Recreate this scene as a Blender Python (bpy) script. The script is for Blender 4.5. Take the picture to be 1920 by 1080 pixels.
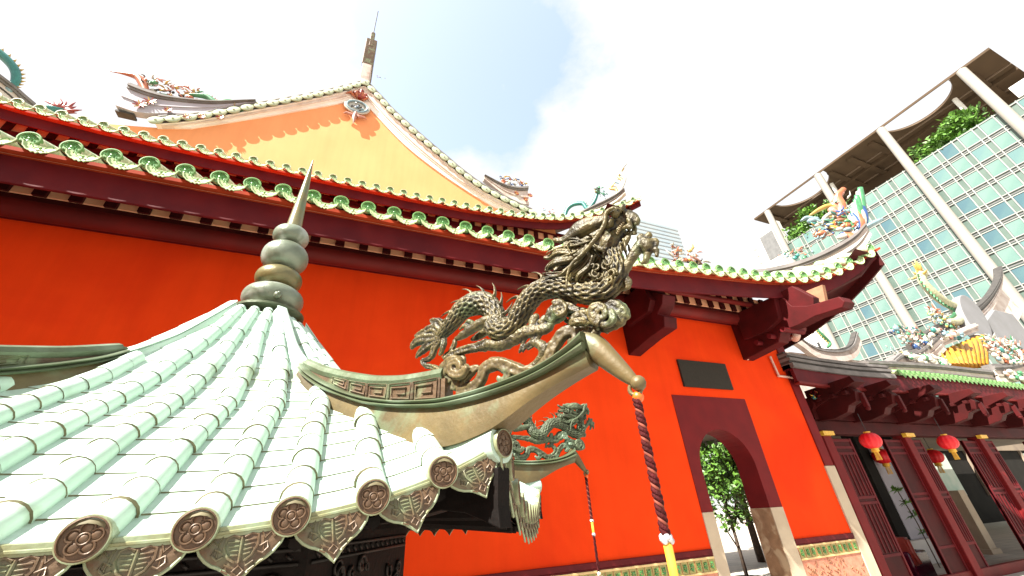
import bpy, math, random
import numpy as np
from mathutils import Vector
R=math.radians
for o in list(bpy.data.objects): bpy.data.objects.remove(o)
sc=bpy.context.scene
col=sc.collection
# ------------------------------------------------------------------ camera, sky, sun, exposure
G=-2.0                                    # ground level; the eye is at z = 0
cd=bpy.data.cameras.new('camera'); cam=bpy.data.objects.new('camera',cd); col.objects.link(cam); sc.camera=cam
cd.sensor_width=36; cd.lens=737.08/1920*36; cd.clip_start=0.02; cd.clip_end=5000
def setcam():
    yaw,pitch,roll=.408312095,.525902819,-.0625224508
    cy,sy,cp,sp=math.cos(yaw),math.sin(yaw),math.cos(pitch),math.sin(pitch)
    fw=Vector((sy*cp,cy*cp,sp)); rt=Vector((cy,-sy,0)); up=rt.cross(fw)
    r2=rt*math.cos(roll)+up*math.sin(roll); u2=up*math.cos(roll)-rt*math.sin(roll)
    from mathutils import Matrix
    m=Matrix((r2,u2,-fw)).transposed().to_4x4(); cam.matrix_world=m
setcam()
SUN=Vector((-.62,-.24,.745)).normalized()
w=bpy.data.worlds.new('World'); sc.world=w; w.use_nodes=True
nt=w.node_tree; nt.nodes.clear()
def N(t,**k):
    n=nt.nodes.new(t)
    for a,b in k.items(): setattr(n,a,b)
    return n
wo=N('ShaderNodeOutputWorld'); bg=N('ShaderNodeBackground'); bg.inputs[1].default_value=.1
sky=N('ShaderNodeTexSky',sky_type='NISHITA',sun_disc=False)
sky.sun_elevation=math.asin(SUN.z); sky.sun_rotation=math.atan2(SUN.x,SUN.y)
sky.air_density=1.0; sky.dust_density=2.0; sky.ozone_density=1.0
tc=N('ShaderNodeTexCoord'); mp=N('ShaderNodeMapping'); mp.inputs['Scale'].default_value=(1,1,2.0)
nz=N('ShaderNodeTexNoise'); nz.inputs['Scale'].default_value=2.6; nz.inputs['Detail'].default_value=9; nz.inputs['Roughness'].default_value=.6
nt.links.new(tc.outputs['Generated'],mp.inputs[0]); nt.links.new(mp.outputs[0],nz.inputs[0])
# a clear gap of blue between two cloud banks: distance of the view direction from the gap's axis
GAPS=[((.10,.43,.895),.31),((.08,.57,.81),.20),((.25,.42,.87),.17),((.24,.56,.79),.15)]
acc=None
for (gx,gy,gz),rad in GAPS:
    v=Vector((gx,gy,gz)).normalized()
    ds=N('ShaderNodeVectorMath',operation='DISTANCE'); ds.inputs[1].default_value=v
    nm_=N('ShaderNodeVectorMath',operation='NORMALIZE'); nt.links.new(tc.outputs['Generated'],nm_.inputs[0]); nt.links.new(nm_.outputs[0],ds.inputs[0])
    m1=N('ShaderNodeMapRange'); m1.inputs['From Min'].default_value=0; m1.inputs['From Max'].default_value=rad*1.6; m1.inputs['To Min'].default_value=.75; m1.inputs['To Max'].default_value=0
    nt.links.new(ds.outputs['Value'],m1.inputs[0])
    if acc is None: acc=m1.outputs[0]
    else:
        mm=N('ShaderNodeMath',operation='MAXIMUM'); nt.links.new(acc,mm.inputs[0]); nt.links.new(m1.outputs[0],mm.inputs[1]); acc=mm.outputs[0]
sb=N('ShaderNodeMath',operation='SUBTRACT'); nt.links.new(nz.outputs[0],sb.inputs[0]); nt.links.new(acc,sb.inputs[1])
cr=N('ShaderNodeMapRange'); cr.inputs['From Min'].default_value=.06; cr.inputs['From Max'].default_value=.24
nt.links.new(sb.outputs[0],cr.inputs[0])
mx=N('ShaderNodeMix',data_type='RGBA'); nt.links.new(cr.outputs[0],mx.inputs[0])
SKYMUL=1.62; CLOUD=(2.75,2.75,2.8,1)
sm=N('ShaderNodeMix',data_type='RGBA',blend_type='MULTIPLY'); sm.inputs[0].default_value=1; sm.inputs[7].default_value=(SKYMUL*1.24,SKYMUL*1.02,SKYMUL*.80,1)
nt.links.new(sky.outputs[0],sm.inputs[6]); nt.links.new(sm.outputs[2],mx.inputs[6]); mx.inputs[7].default_value=CLOUD
nt.links.new(mx.outputs[2],bg.inputs[0]); nt.links.new(bg.outputs[0],wo.inputs[0])
sl=bpy.data.lights.new('sun','SUN'); sl.energy=5.0; sl.angle=R(.5); sl.color=(1,.95,.86)
so=bpy.data.objects.new('sun',sl); col.objects.link(so); so.rotation_euler=SUN.to_track_quat('Z','Y').to_euler()
sc.view_settings.view_transform='Standard'; sc.view_settings.look='None'; sc.view_settings.gamma=1
sc.view_settings.exposure=2.0
sc.render.engine='CYCLES'; sc.cycles.max_bounces=8; sc.cycles.diffuse_bounces=5
# ------------------------------------------------------------------ materials
def mat(name,c1,c2=None,scale=4,rough=.6,bump=0,bscale=40,metal=0,crevice=None,wave=None,spec=.5,detail=6,lo=.35,hi=.65,emit=0,extra=None,streak=0):
    m=bpy.data.materials.new(name); m.use_nodes=True; t=m.node_tree; b=t.nodes['Principled BSDF']
    L=t.links.new
    tcn=t.nodes.new('ShaderNodeTexCoord'); co=tcn.outputs['Object']
    b.inputs['Roughness'].default_value=rough; b.inputs['Metallic'].default_value=metal
    b.inputs['Specular IOR Level'].default_value=spec
    c2=c2 or tuple(x*.8 for x in c1)
    n=t.nodes.new('ShaderNodeTexNoise'); n.inputs['Scale'].default_value=scale; n.inputs['Detail'].default_value=detail; L(co,n.inputs[0])
    mr=t.nodes.new('ShaderNodeMapRange'); mr.inputs['From Min'].default_value=lo; mr.inputs['From Max'].default_value=hi; L(n.outputs[0],mr.inputs[0])
    x=t.nodes.new('ShaderNodeMix'); x.data_type='RGBA'; x.inputs[6].default_value=(*c1,1); x.inputs[7].default_value=(*c2,1); L(mr.outputs[0],x.inputs[0])
    out=x.outputs[2]
    if extra:
        ec,es,elo,ehi=extra
        n3=t.nodes.new('ShaderNodeTexNoise'); n3.inputs['Scale'].default_value=es; n3.inputs['Detail'].default_value=8; n3.inputs['Distortion'].default_value=.6; L(co,n3.inputs[0])
        m3=t.nodes.new('ShaderNodeMapRange'); m3.inputs['From Min'].default_value=elo; m3.inputs['From Max'].default_value=ehi; L(n3.outputs[0],m3.inputs[0])
        x3=t.nodes.new('ShaderNodeMix'); x3.data_type='RGBA'; L(m3.outputs[0],x3.inputs[0]); L(out,x3.inputs[6]); x3.inputs[7].default_value=(*ec,1); out=x3.outputs[2]
    if streak:
        mpn=t.nodes.new('ShaderNodeMapping'); mpn.inputs['Scale'].default_value=(2.6,2.6,.22); L(co,mpn.inputs[0])
        ns=t.nodes.new('ShaderNodeTexNoise'); ns.inputs['Scale'].default_value=1.6; ns.inputs['Detail'].default_value=9; ns.inputs['Roughness'].default_value=.65; L(mpn.outputs[0],ns.inputs[0])
        ms=t.nodes.new('ShaderNodeMapRange'); ms.inputs['From Min'].default_value=.42; ms.inputs['From Max'].default_value=.72; ms.inputs['To Max'].default_value=streak; L(ns.outputs[0],ms.inputs[0])
        xs_=t.nodes.new('ShaderNodeMix'); xs_.data_type='RGBA'; L(ms.outputs[0],xs_.inputs[0]); L(out,xs_.inputs[6]); xs_.inputs[7].default_value=(*[v*.45 for v in c1],1); out=xs_.outputs[2]
    if crevice:  # darker tone in concave creases, from mesh pointiness
        dc,dlo,dhi=crevice
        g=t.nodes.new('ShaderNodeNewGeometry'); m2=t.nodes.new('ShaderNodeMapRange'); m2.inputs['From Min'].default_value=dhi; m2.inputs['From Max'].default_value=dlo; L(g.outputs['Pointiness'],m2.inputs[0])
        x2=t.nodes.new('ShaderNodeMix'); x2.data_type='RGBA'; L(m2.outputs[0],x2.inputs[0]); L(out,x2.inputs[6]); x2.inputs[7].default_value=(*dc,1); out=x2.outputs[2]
    L(out,b.inputs['Base Color'])
    if bump:
        n2=t.nodes.new('ShaderNodeTexNoise'); n2.inputs['Scale'].default_value=bscale; n2.inputs['Detail'].default_value=5; L(co,n2.inputs[0])
        bp=t.nodes.new('ShaderNodeBump'); bp.inputs['Strength'].default_value=bump; bp.inputs['Distance'].default_value=.01; L(n2.outputs[0],bp.inputs['Height']); L(bp.outputs[0],b.inputs['Normal'])
    if emit:
        L(out,b.inputs['Emission Color']); b.inputs['Emission Strength'].default_value=emit
    return m
M={}
M['bronze']=mat('aged_bronze',(.110,.086,.029),(.036,.029,.012),14,.45,.5,90,.2,spec=.45,crevice=((.004,.003,.0015),.47,.525),extra=((.09,.12,.055),6,.57,.70))
M['bronze_smooth']=mat('bronze_patina_smooth',(.118,.086,.034),(.065,.049,.021),5,.48,.2,45,.15,spec=.4,crevice=((.015,.01,.006),.45,.51),extra=((.12,.17,.10),3.5,.56,.7))
M['bronze_green']=mat('green_patina',(.085,.12,.065),(.06,.07,.032),4,.45,.3,30,.2,extra=((.19,.24,.17),2.5,.54,.7))
M['bronze_brown']=mat('brown_bronze',(.112,.070,.038),(.08,.05,.027),12,.45,.3,60,.2,extra=((.16,.20,.11),7,.52,.7))
M['disc_brown']=mat('red_brown_bronze',(.115,.070,.040),(.085,.052,.03),20,.45,.2,70,.15,spec=.35,crevice=((.03,.016,.01),.44,.5))
M['edge_green']=mat('verdigris_edge',(.24,.30,.19),(.20,.20,.10),14,.4,.2,60,.15)
M['tile_mint']=mat('mint_patina_tile',(.40,.54,.45),(.46,.58,.50),3,.45,.15,25,0,extra=((.20,.26,.13),3.2,.60,.80),streak=.25)
M['tile_joint']=mat('dark_tile_joint',(.10,.085,.04),(.17,.15,.08),30,.7)
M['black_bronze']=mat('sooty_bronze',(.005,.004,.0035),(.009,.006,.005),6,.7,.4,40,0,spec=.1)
M['wall_red']=mat('vermilion_plaster',(.78,.054,.006),(.72,.047,.005),1.2,.85,.15,25,spec=.08,extra=((.66,.034,.005),.5,.5,.75),streak=.14)
M['wall_yellow']=mat('gable_plaster',(.80,.33,.145),(.76,.305,.13),.8,.85,.1,25,spec=.1,streak=.14)
M['maroon']=mat('maroon_paint',(.15,.009,.010),(.12,.008,.009),3,.6,.1,20,spec=.15)
M['maroon_dark']=mat('dark_maroon_timber',(.11,.008,.010),(.075,.006,.009),2,.6,.2,15,spec=.15)
M['beam_red']=mat('red_brown_beam',(.15,.012,.010),(.10,.010,.009),1.5,.55,.2,10,spec=.2)
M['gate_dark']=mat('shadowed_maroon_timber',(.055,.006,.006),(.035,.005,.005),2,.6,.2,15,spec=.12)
M['verge_white']=mat('cream_verge_plaster',(.80,.74,.68),(.70,.60,.52),1.3,.8,.1,20)
M['bronze_verdigris']=mat('verdigris_bronze',(.095,.125,.07),(.05,.06,.035),12,.45,.9,90,.2,spec=.4,crevice=((.008,.007,.004),.455,.515),extra=((.17,.25,.17),5,.54,.68))
M['jade_leaf']=mat('pale_leaf_glaze',(.32,.43,.20),(.24,.36,.15),4,.6,.05,40,spec=.2,extra=((.50,.52,.34),3,.50,.66))
M['bracket_maroon']=mat('dark_bracket_paint',(.075,.007,.008),(.045,.006,.006),2.5,.6,.2,15,spec=.12)
M['mullion']=mat('pale_mullion',(.27,.27,.25),(.23,.23,.215),.3,.5)
M['column_cream']=mat('cream_column',(.27,.25,.22),(.24,.22,.195),.3,.5)
M['panel_grey']=mat('plain_grey_panel',(.19,.19,.20),(.165,.165,.17),1.2,.8)
M['leaf_bright']=mat('bright_leaf',(.13,.28,.03),(.20,.36,.05),3,.5)
M['verge_tile']=mat('weathered_verge_tile',(.42,.45,.33),(.33,.38,.26),5,.7,.1,40,spec=.2)
M['fascia_sunlit']=mat('sunlit_fascia_red',(.36,.045,.014),(.30,.035,.012),5,.75,spec=.1)  # sunlight on the fascia's top edge put into the colour
M['soffit']=mat('cream_soffit_tile',(.78,.40,.23),(.70,.34,.19),6,.8)
M['jade']=mat('green_glazed_tile',(.10,.23,.07),(.15,.28,.10),5,.6,.08,40,0,spec=.2,extra=((.32,.40,.22),4,.54,.70))
M['jade_pale']=mat('pale_green_glaze',(.26,.35,.20),(.38,.42,.28),10,.5,.15,40,spec=.3,extra=((.55,.54,.40),12,.50,.62))
M['jade_dark']=mat('dark_green_glaze',(.05,.2,.05),(.10,.28,.08),10,.3)
M['terracotta']=mat('terracotta_tile',(.30,.14,.07),(.22,.1,.05),8,.8)
M['white_plaster']=mat('white_plaster',(.55,.49,.45),(.42,.34,.30),2.0,.8,.1,20,extra=((.30,.20,.15),1.6,.55,.75))
M['grey_plaster']=mat('grey_ridge_plaster',(.17,.155,.15),(.11,.10,.095),3,.8,.1,20)
M['pale_grey']=mat('pale_grey_plaster',(.40,.39,.43),(.34,.32,.36),1.5,.8)
M['dark_grey']=mat('dark_weathered_ridge',(.05,.045,.04),(.03,.027,.025),4,.8)
M['granite']=mat('beige_granite',(.50,.41,.29),(.42,.34,.245),1.6,.75,.3,60,extra=((.36,.27,.18),2,.55,.8))
M['granite_brown']=mat('brown_stained_granite',(.33,.20,.11),(.22,.13,.07),5,.75,.3,60,extra=((.45,.34,.22),4,.5,.65))
M['plaque']=mat('grey_slate',(.035,.030,.024),(.028,.025,.020),30,.7,spec=.15)
M['paving']=mat('pale_granite_paving',(.42,.38,.33),(.34,.32,.28),1.5,.8,.2,20)
M['white_paint']=mat('white_coated_steel',(.82,.80,.74),(.76,.74,.69),.2,.45)
M['canopy']=mat('brown_canopy_cladding',(.08,.052,.031),(.06,.04,.024),.3,.7,spec=.1)
M['canopy_rib']=mat('canopy_rib',(.17,.12,.08),(.13,.09,.06),.4,.6)
M['concrete']=mat('pale_concrete',(.62,.60,.56),(.52,.5,.47),.2,.8)
M['louvre']=mat('grey_louvre',(.12,.12,.12),(.09,.09,.09),2,.7)
def glass(name,c,c2): return mat(name,c,c2,.35,.12,0,spec=.6)
M['glass_a']=glass('sea_green_glass',(.135,.21,.185),(.10,.175,.155))
M['glass_b']=glass('blue_green_glass',(.09,.16,.165),(.11,.185,.17))
M['glass_c']=glass('deep_blue_glass',(.05,.10,.125),(.07,.13,.14))
M['glass_strip']=mat('pale_spandrel_glass',(.075,.108,.092),(.10,.14,.12),.35,.3)
M['leaf']=mat('leaf',(.05,.14,.012),(.10,.22,.02),3,.5)
M['leaf_dark']=mat('dark_leaf',(.03,.08,.012),(.07,.16,.02),3,.5)
M['bark']=mat('bark',(.05,.035,.025),(.09,.06,.04),10,.9)
M['lantern']=mat('red_lantern_silk',(.72,.012,.02),(.62,.01,.016),4,.45,spec=.4)
M['gold']=mat('gold_yellow',(.78,.48,.05),(.6,.33,.03),20,.4)
M['silver']=mat('silver_foil',(.7,.7,.68),(.45,.45,.5),20,.3,.5,80,.6)
M['cord']=mat('dark_red_cord',(.06,.005,.006),(.03,.003,.003),60,.7,.5,200,spec=.15)
M['cord_pink']=mat('rose_strand',(.20,.055,.035),(.12,.03,.02),60,.7,spec=.15)
M['cord_orange']=mat('orange_bead',(.8,.14,.01),(.7,.1,.01),30,.4)
M['pearl']=mat('pearl_bead',(.75,.68,.55),(.6,.5,.35),30,.3)
M['pipe']=mat('cream_conduit',(.62,.42,.34),(.5,.3,.24),5,.6)
M['black']=mat('black_metal',(.02,.02,.02),(.03,.03,.03),5,.5)
M['yellow_tile']=mat('amber_glazed_tile',(.42,.20,.022),(.36,.16,.014),2,.3,extra=((.22,.24,.06),3,.55,.7))
for nm,c in dict(c_orange=(.42,.13,.06),c_teal=(.03,.18,.16),c_blue=(.03,.08,.23),c_white=(.46,.44,.38),c_green=(.06,.22,.10),c_pink=(.42,.20,.15),c_yellow=(.45,.30,.07),c_red=(.26,.03,.02),c_lblue=(.20,.30,.34)).items():
    M[nm]=mat('ceramic_'+nm[2:],c,tuple(x*.75 for x in c),9,.35,.2,60)
M['dark_interior']=mat('dark_interior',(.014,.013,.012),(.02,.018,.016),1,.85,spec=.1)
M['brown_wall']=mat('brown_interior_wall',(.22,.17,.12),(.16,.12,.09),1,.8)
M['haze_block']=mat('pale_tower_cladding',(.33,.37,.39),(.36,.38,.38),.05,.7)
M['haze_glass']=mat('pale_tower_glass',(.26,.32,.36),(.29,.34,.36),.05,.4)
M['cream_wall']=mat('cream_wall',(.78,.68,.5),(.7,.6,.42),.5,.8)
M['shop_glass']=mat('pale_shop_glass',(.30,.46,.38),(.6,.62,.55),.8,.3)
M['scooter_red']=mat('dark_red_gloss',(.10,.006,.02),(.05,.004,.02),3,.15)
M['c_pale']=mat('ceramic_pale',(.60,.58,.52),(.5,.46,.38),9,.4,.2,60)
M['c_cream']=mat('ceramic_cream',(.40,.37,.25),(.22,.25,.14),9,.4,.2,60)
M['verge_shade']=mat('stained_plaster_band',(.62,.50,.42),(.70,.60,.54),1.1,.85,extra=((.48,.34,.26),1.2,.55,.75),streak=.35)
M['purple_white']=M['pale_grey']
M['cream_line']=mat('cream_moulding',(.68,.50,.24),(.55,.38,.16),6,.6)
M['olive_tile']=mat('olive_frieze_tile',(.36,.30,.09),(.26,.24,.07),8,.4)
M['pink_tile']=mat('pink_relief_tile',(.52,.22,.14),(.42,.15,.09),12,.6)
# ------------------------------------------------------------------ mesh helpers
class MB:
    def __init__(s): s.v=[];s.f=[];s.m=[]
    def add(s,v,f,mi=0):
        b=len(s.v); s.v.extend([tuple(map(float,p)) for p in v])
        for k,q in enumerate(f):
            s.f.append(tuple(i+b for i in q)); s.m.append(mi[k] if isinstance(mi,(list,tuple)) else mi)
    def box(s,c,d,mi=0,rot=None):
        cx,cy,cz=c; a,b,h=d[0]/2,d[1]/2,d[2]/2
        P=[(x*a,y*b,z*h) for z in(-1,1) for y in(-1,1) for x in(-1,1)]
        if rot is not None: P=[tuple(rot@Vector(p)) for p in P]
        s.add([(p[0]+cx,p[1]+cy,p[2]+cz) for p in P],[(0,2,3,1),(4,5,7,6),(0,1,5,4),(1,3,7,5),(3,2,6,7),(2,0,4,6)],mi)
    def box2(s,x0,x1,y0,y1,z0,z1,mi=0): s.box(((x0+x1)/2,(y0+y1)/2,(z0+z1)/2),(x1-x0,y1-y0,z1-z0),mi)
    def hexa(s,P,mi=0): s.add(P,[(3,2,1,0),(4,5,6,7),(0,1,5,4),(1,2,6,5),(2,3,7,6),(3,0,4,7)],mi)
    def tube(s,pts,rad,n=10,mi=0,flat=1.0,up=None,cap=True,disp=None):
        P=np.array(pts,float); k=len(P)
        rad=np.full(k,rad) if np.isscalar(rad) else np.array(rad,float)
        T=np.gradient(P,axis=0); T/=np.linalg.norm(T,axis=1)[:,None]+1e-12
        ref=np.array(up if up is not None else (0,0,1.)); 
        if abs(T[0]@ref)>.95: ref=np.array((1.,0,0)) if abs(T[0][0])<.9 else np.array((0,1.,0))
        V=[]; nprev=ref
        A=np.linspace(0,2*np.pi,n,endpoint=False)
        for i in range(k):
            a=nprev-T[i]*(nprev@T[i]); a/=np.linalg.norm(a)+1e-12; b=np.cross(T[i],a); nprev=a
            rr=rad[i] if disp is None else rad[i]+disp(i,A)
            V.append(P[i]+(np.cos(A)*rr)[:,None]*a+(np.sin(A)*rr*flat)[:,None]*b)
        V=np.concatenate(V); F=[]
        for i in range(k-1):
            for j in range(n):
                q=(j+1)%n; F.append((i*n+j,i*n+q,(i+1)*n+q,(i+1)*n+j))
        if cap: F.append(tuple(range(n-1,-1,-1))); F.append(tuple((k-1)*n+j for j in range(n)))
        s.add(V,F,mi)
    def lathe(s,prof,n=32,mi=0,c=(0,0,0)):
        V=[(c[0]+r*math.cos(a),c[1]+r*math.sin(a),c[2]+z) for r,z in prof for a in np.linspace(0,2*math.pi,n,endpoint=False)]
        F=[]
        for i in range(len(prof)-1):
            for j in range(n):
                q=(j+1)%n; F.append((i*n+j,i*n+q,(i+1)*n+q,(i+1)*n+j))
        F.append(tuple(range(n-1,-1,-1))); F.append(tuple((len(prof)-1)*n+j for j in range(n)))
        s.add(V,F,mi)
    def ball(s,c,r,n=12,mi=0,sc_=(1,1,1)):
        V=[];F=[];h=n//2+1
        for i in range(h+1):
            t=math.pi*i/h
            for j in range(n):
                a=2*math.pi*j/n; V.append((c[0]+r*sc_[0]*math.sin(t)*math.cos(a),c[1]+r*sc_[1]*math.sin(t)*math.sin(a),c[2]+r*sc_[2]*math.cos(t)))
        for i in range(h):
            for j in range(n):
                q=(j+1)%n; F.append((i*n+j,(i+1)*n+j,(i+1)*n+q,i*n+q))
        s.add(V,F,mi)
    def grid(s,fn,us,vs,mi=0,flip=False):
        V=[fn(u,v) for u in us for v in vs]; n=len(vs); F=[]
        for i in range(len(us)-1):
            for j in range(n-1):
                q=(i*n+j,i*n+j+1,(i+1)*n+j+1,(i+1)*n+j); F.append(q[::-1] if flip else q)
        s.add(V,F,mi)
    def slab(s,poly,ax,t0,t1,mi=0):
        """poly: list of (a,b); ax: function (a,b,t)->xyz"""
        n=len(poly); V=[ax(a,b,t0) for a,b in poly]+[ax(a,b,t1) for a,b in poly]
        s.add(V,[tuple(range(n-1,-1,-1)),tuple(range(n,2*n))]+[(i,(i+1)%n,(i+1)%n+n,i+n) for i in range(n)],mi)
    def build(s,name,mats,parent=None,smooth=False,bevel=0,ang=40,rm=None,disp=0):
        me=bpy.data.meshes.new(name); me.from_pydata(s.v,[],s.f); 
        for m in (mats if isinstance(mats,(list,tuple)) else [mats]): me.materials.append(M[m])
        me.polygons.foreach_set('material_index',s.m)
        import bmesh as _b
        bm=_b.new(); bm.from_mesh(me); _b.ops.recalc_face_normals(bm,faces=bm.faces); bm.to_mesh(me); bm.free()
        if smooth:
            me.polygons.foreach_set('use_smooth',[True]*len(me.polygons))
            if smooth!='all': me.set_sharp_from_angle(angle=R(ang))
        o=bpy.data.objects.new(name,me); col.objects.link(o)
        if parent is not None: o.parent=parent
        if bevel:
            b=o.modifiers.new('bevel','BEVEL'); b.width=bevel; b.segments=2; b.limit_method='ANGLE'
        if rm and disp:
            pass
        if rm:
            r=o.modifiers.new('remesh','REMESH'); r.mode='VOXEL'; r.voxel_size=rm; r.use_smooth_shade=True
            tx=bpy.data.textures.get('hammered') or bpy.data.textures.new('hammered','CLOUDS'); tx.noise_scale=.022; tx.noise_depth=3
            dm_=o.modifiers.new('hammered','DISPLACE'); dm_.texture=tx; dm_.strength=.008; dm_.mid_level=.5
        return o
def tag(o,label=None,cat=None,group=None,kind=None):
    if label: o['label']=label
    if cat: o['category']=cat
    if group: o['group']=group
    if kind: o['kind']=kind
    return o
def empty(name,loc,label=None,cat=None,group=None,rz=0):
    o=bpy.data.objects.new(name,None); o.empty_display_size=.1; col.objects.link(o); o.location=loc; o.rotation_euler=(0,0,rz); tag(o,label,cat,group); return o
def kids(o): return [c for c in bpy.data.objects if c.parent==o]
def copy_tree(o,parent=None,src=None):
    c=o.copy(); col.objects.link(c)
    if parent is not None: c.parent=parent
    for ch in kids(o): copy_tree(ch,c)
    return c
def smooth_curve(pts,sub=5):
    """Catmull-Rom through rows of numbers"""
    P=np.array(pts,float)
    if len(P)<3: 
        return np.array([P[0]*(1-t)+P[-1]*t for t in np.linspace(0,1,sub+1)])
    Q=np.vstack([2*P[0]-P[1],P,2*P[-1]-P[-2]]); out=[]
    for i in range(1,len(Q)-2):
        for k in range(sub):
            t=k/sub; a,b,c,d=Q[i-1],Q[i],Q[i+1],Q[i+2]
            out.append(.5*((2*b)+(-a+c)*t+(2*a-5*b+4*c-d)*t*t+(-a+3*b-3*c+d)*t**3))
    out.append(P[-1]); return np.array(out)
# ------------------------------------------------------------------ ground
g=MB(); g.add([(-1500,-1500,G),(1500,-1500,G),(1500,1500,G),(-1500,1500,G)],[(0,1,2,3)])
o=g.build('ground','paving'); tag(o,kind='structure')
# paving joints through a brick texture
def pave():
    m=M['paving']; t=m.node_tree; b=t.nodes['Principled BSDF']; src=b.inputs['Base Color'].links[0].from_socket
    br=t.nodes.new('ShaderNodeTexBrick'); br.inputs['Scale'].default_value=1; br.inputs['Brick Width'].default_value=.9; br.inputs['Row Height'].default_value=.45; br.inputs['Mortar Size'].default_value=.008
    br.inputs['Mortar'].default_value=(.12,.11,.1,1); t.links.new(t.nodes['Texture Coordinate'].outputs['Object'],br.inputs[0]); t.links.new(src,br.inputs['Color1']); t.links.new(src,br.inputs['Color2']); t.links.new(br.outputs[0],b.inputs['Base Color'])
pave()
# ------------------------------------------------------------------ bronze pavilion (hexagonal incense furnace)
S=.3
CX,CY=-2.3273*S,10.5146*S
A0=R(-57.9605)                      # direction of the hip that carries the large dragon
pav=empty('bronze_pavilion',(CX,CY,G),'hexagonal bronze incense furnace under a mint green tube tile roof with a stacked ball spire','incense furnace')
ZO=-G                               # local z = eye height z + ZO
ZA=[0,.5,1,1.5,2,2.5,3,3.5,4,4.5,5,5.5,5.9,6.4,7.2]
ZZ=[5.0,4.75,4.3,3.62,3.02,2.50,2.05,1.68,1.38,1.10,.80,.47,.22,0,-.36]
def prof(a): return float(np.interp(a,ZA,ZZ))
_ps=np.array([[a,prof(a)] for a in ZA]); _fa=np.linspace(0,7.2,145); _fz=np.interp(_fa,ZA,ZZ)
for _ in range(60): _fz[1:-1]=.25*_fz[:-2]+.5*_fz[1:-1]+.25*_fz[2:]
def roofz(a,o):
    s=min(1.15,abs(o)/max(.3,a*.57735)); ww=min(1.2,max(0,(a-2.5)/3.85))**1.6
    return float(np.interp(a,_fa,_fz))+.68*ww*s**3
EA=6.35
def face_frame(a,o,z): return (a*S,o*S,z*S+ZO)      # x outward, y tangential
def taper(a):  # tubes draw together towards the top
    return float(np.interp(a,[.7,1.4,2.5,3.6],[.42,.55,.86,1]))
rf=MB()
# pan courses: stepped strips
NC=17
cuts=np.linspace(.75,6.32,NC+1)
def half(a): return a*.57735
for i in range(NC):
    a0,a1=cuts[i],cuts[i+1]+.02
    sub=4
    for k in range(sub):
        b0=a0+(a1-a0)*k/sub; b1=a0+(a1-a0)*(k+1)/sub
        nv=26
        for j in range(nv):
            f0,f1=-1+2*j/nv,-1+2*(j+1)/nv
            def pt(a,f,kk):
                o_=f*half(a); sag=-.03*(1-math.cos(2*math.pi*((o_/taper(a)+.1)/.63)))*.5*-1
                return face_frame(a,o_,roofz(a,o_)+.016*(kk)-.02+sag*.0)
            rf.add([pt(b0,f0,k/sub),pt(b0,f1,k/sub),pt(b1,f1,(k+1)/sub),pt(b1,f0,(k+1)/sub)],[(0,1,2,3)],0)
            if k==sub-1:
                def pr(a,f,h):
                    o_=f*half(a); return face_frame(a,o_,roofz(a,o_)-.02+h)
                rf.add([pr(a1,f0,.016),pr(a1,f1,.016),pr(a1-.006,f1,-.008),pr(a1-.006,f0,-.008)],[(0,1,2,3)],1)
# under skin
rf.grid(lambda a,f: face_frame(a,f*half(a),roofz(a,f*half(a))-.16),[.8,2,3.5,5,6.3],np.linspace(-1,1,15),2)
OFFS=[-.1+.63*k for k in range(-5,6)]
for o0 in OFFS:
    amin=max(.8,abs(o0)/.57735*.97+.12)
    if abs(o0)<1.3:
        amin=.8
        while abs(o0*taper(amin))>half(amin)*.86 and amin<6: amin+=.05
    L=[];Rr=[];pitch=.36
    a=EA+.06; segs=[]
    while a>amin:
        segs.append((max(amin,a-pitch),a)); a-=pitch*(.97)
        pitch=.355
    jr=random.Random(int(o0*1000)+5)
    for (b0,b1) in segs:
        pts=[];rad=[]; jo=jr.uniform(-.008,.008); js=jr.uniform(.97,1.03)
        for k in range(5):
            t=k/4; aa=b0+(b1-b0)*t; o_=o0*taper(aa)
            pts.append(face_frame(aa,o_+jo,roofz(aa,o_)+.02)); rad.append(S*js*(.132+.014*t)*(.72+.28*min(1,aa/3)))
        pts.append(pts[-1]); rad.append(rad[-1]*.86)
        pts[-1]=tuple(np.array(pts[-2])+np.array((.0006,0,-.0004)))
        n=16
        nb=len(rf.f); rf.tube(pts,rad,n,0,up=(0,0,1),cap=False)
        # mark the lip ring dark
        for q in range(nb+4*n,nb+5*n): rf.m[q]=1
roof0=rf.build('roof',['tile_mint','tile_joint','black_bronze'],pav,smooth=True,ang=50)
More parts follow.
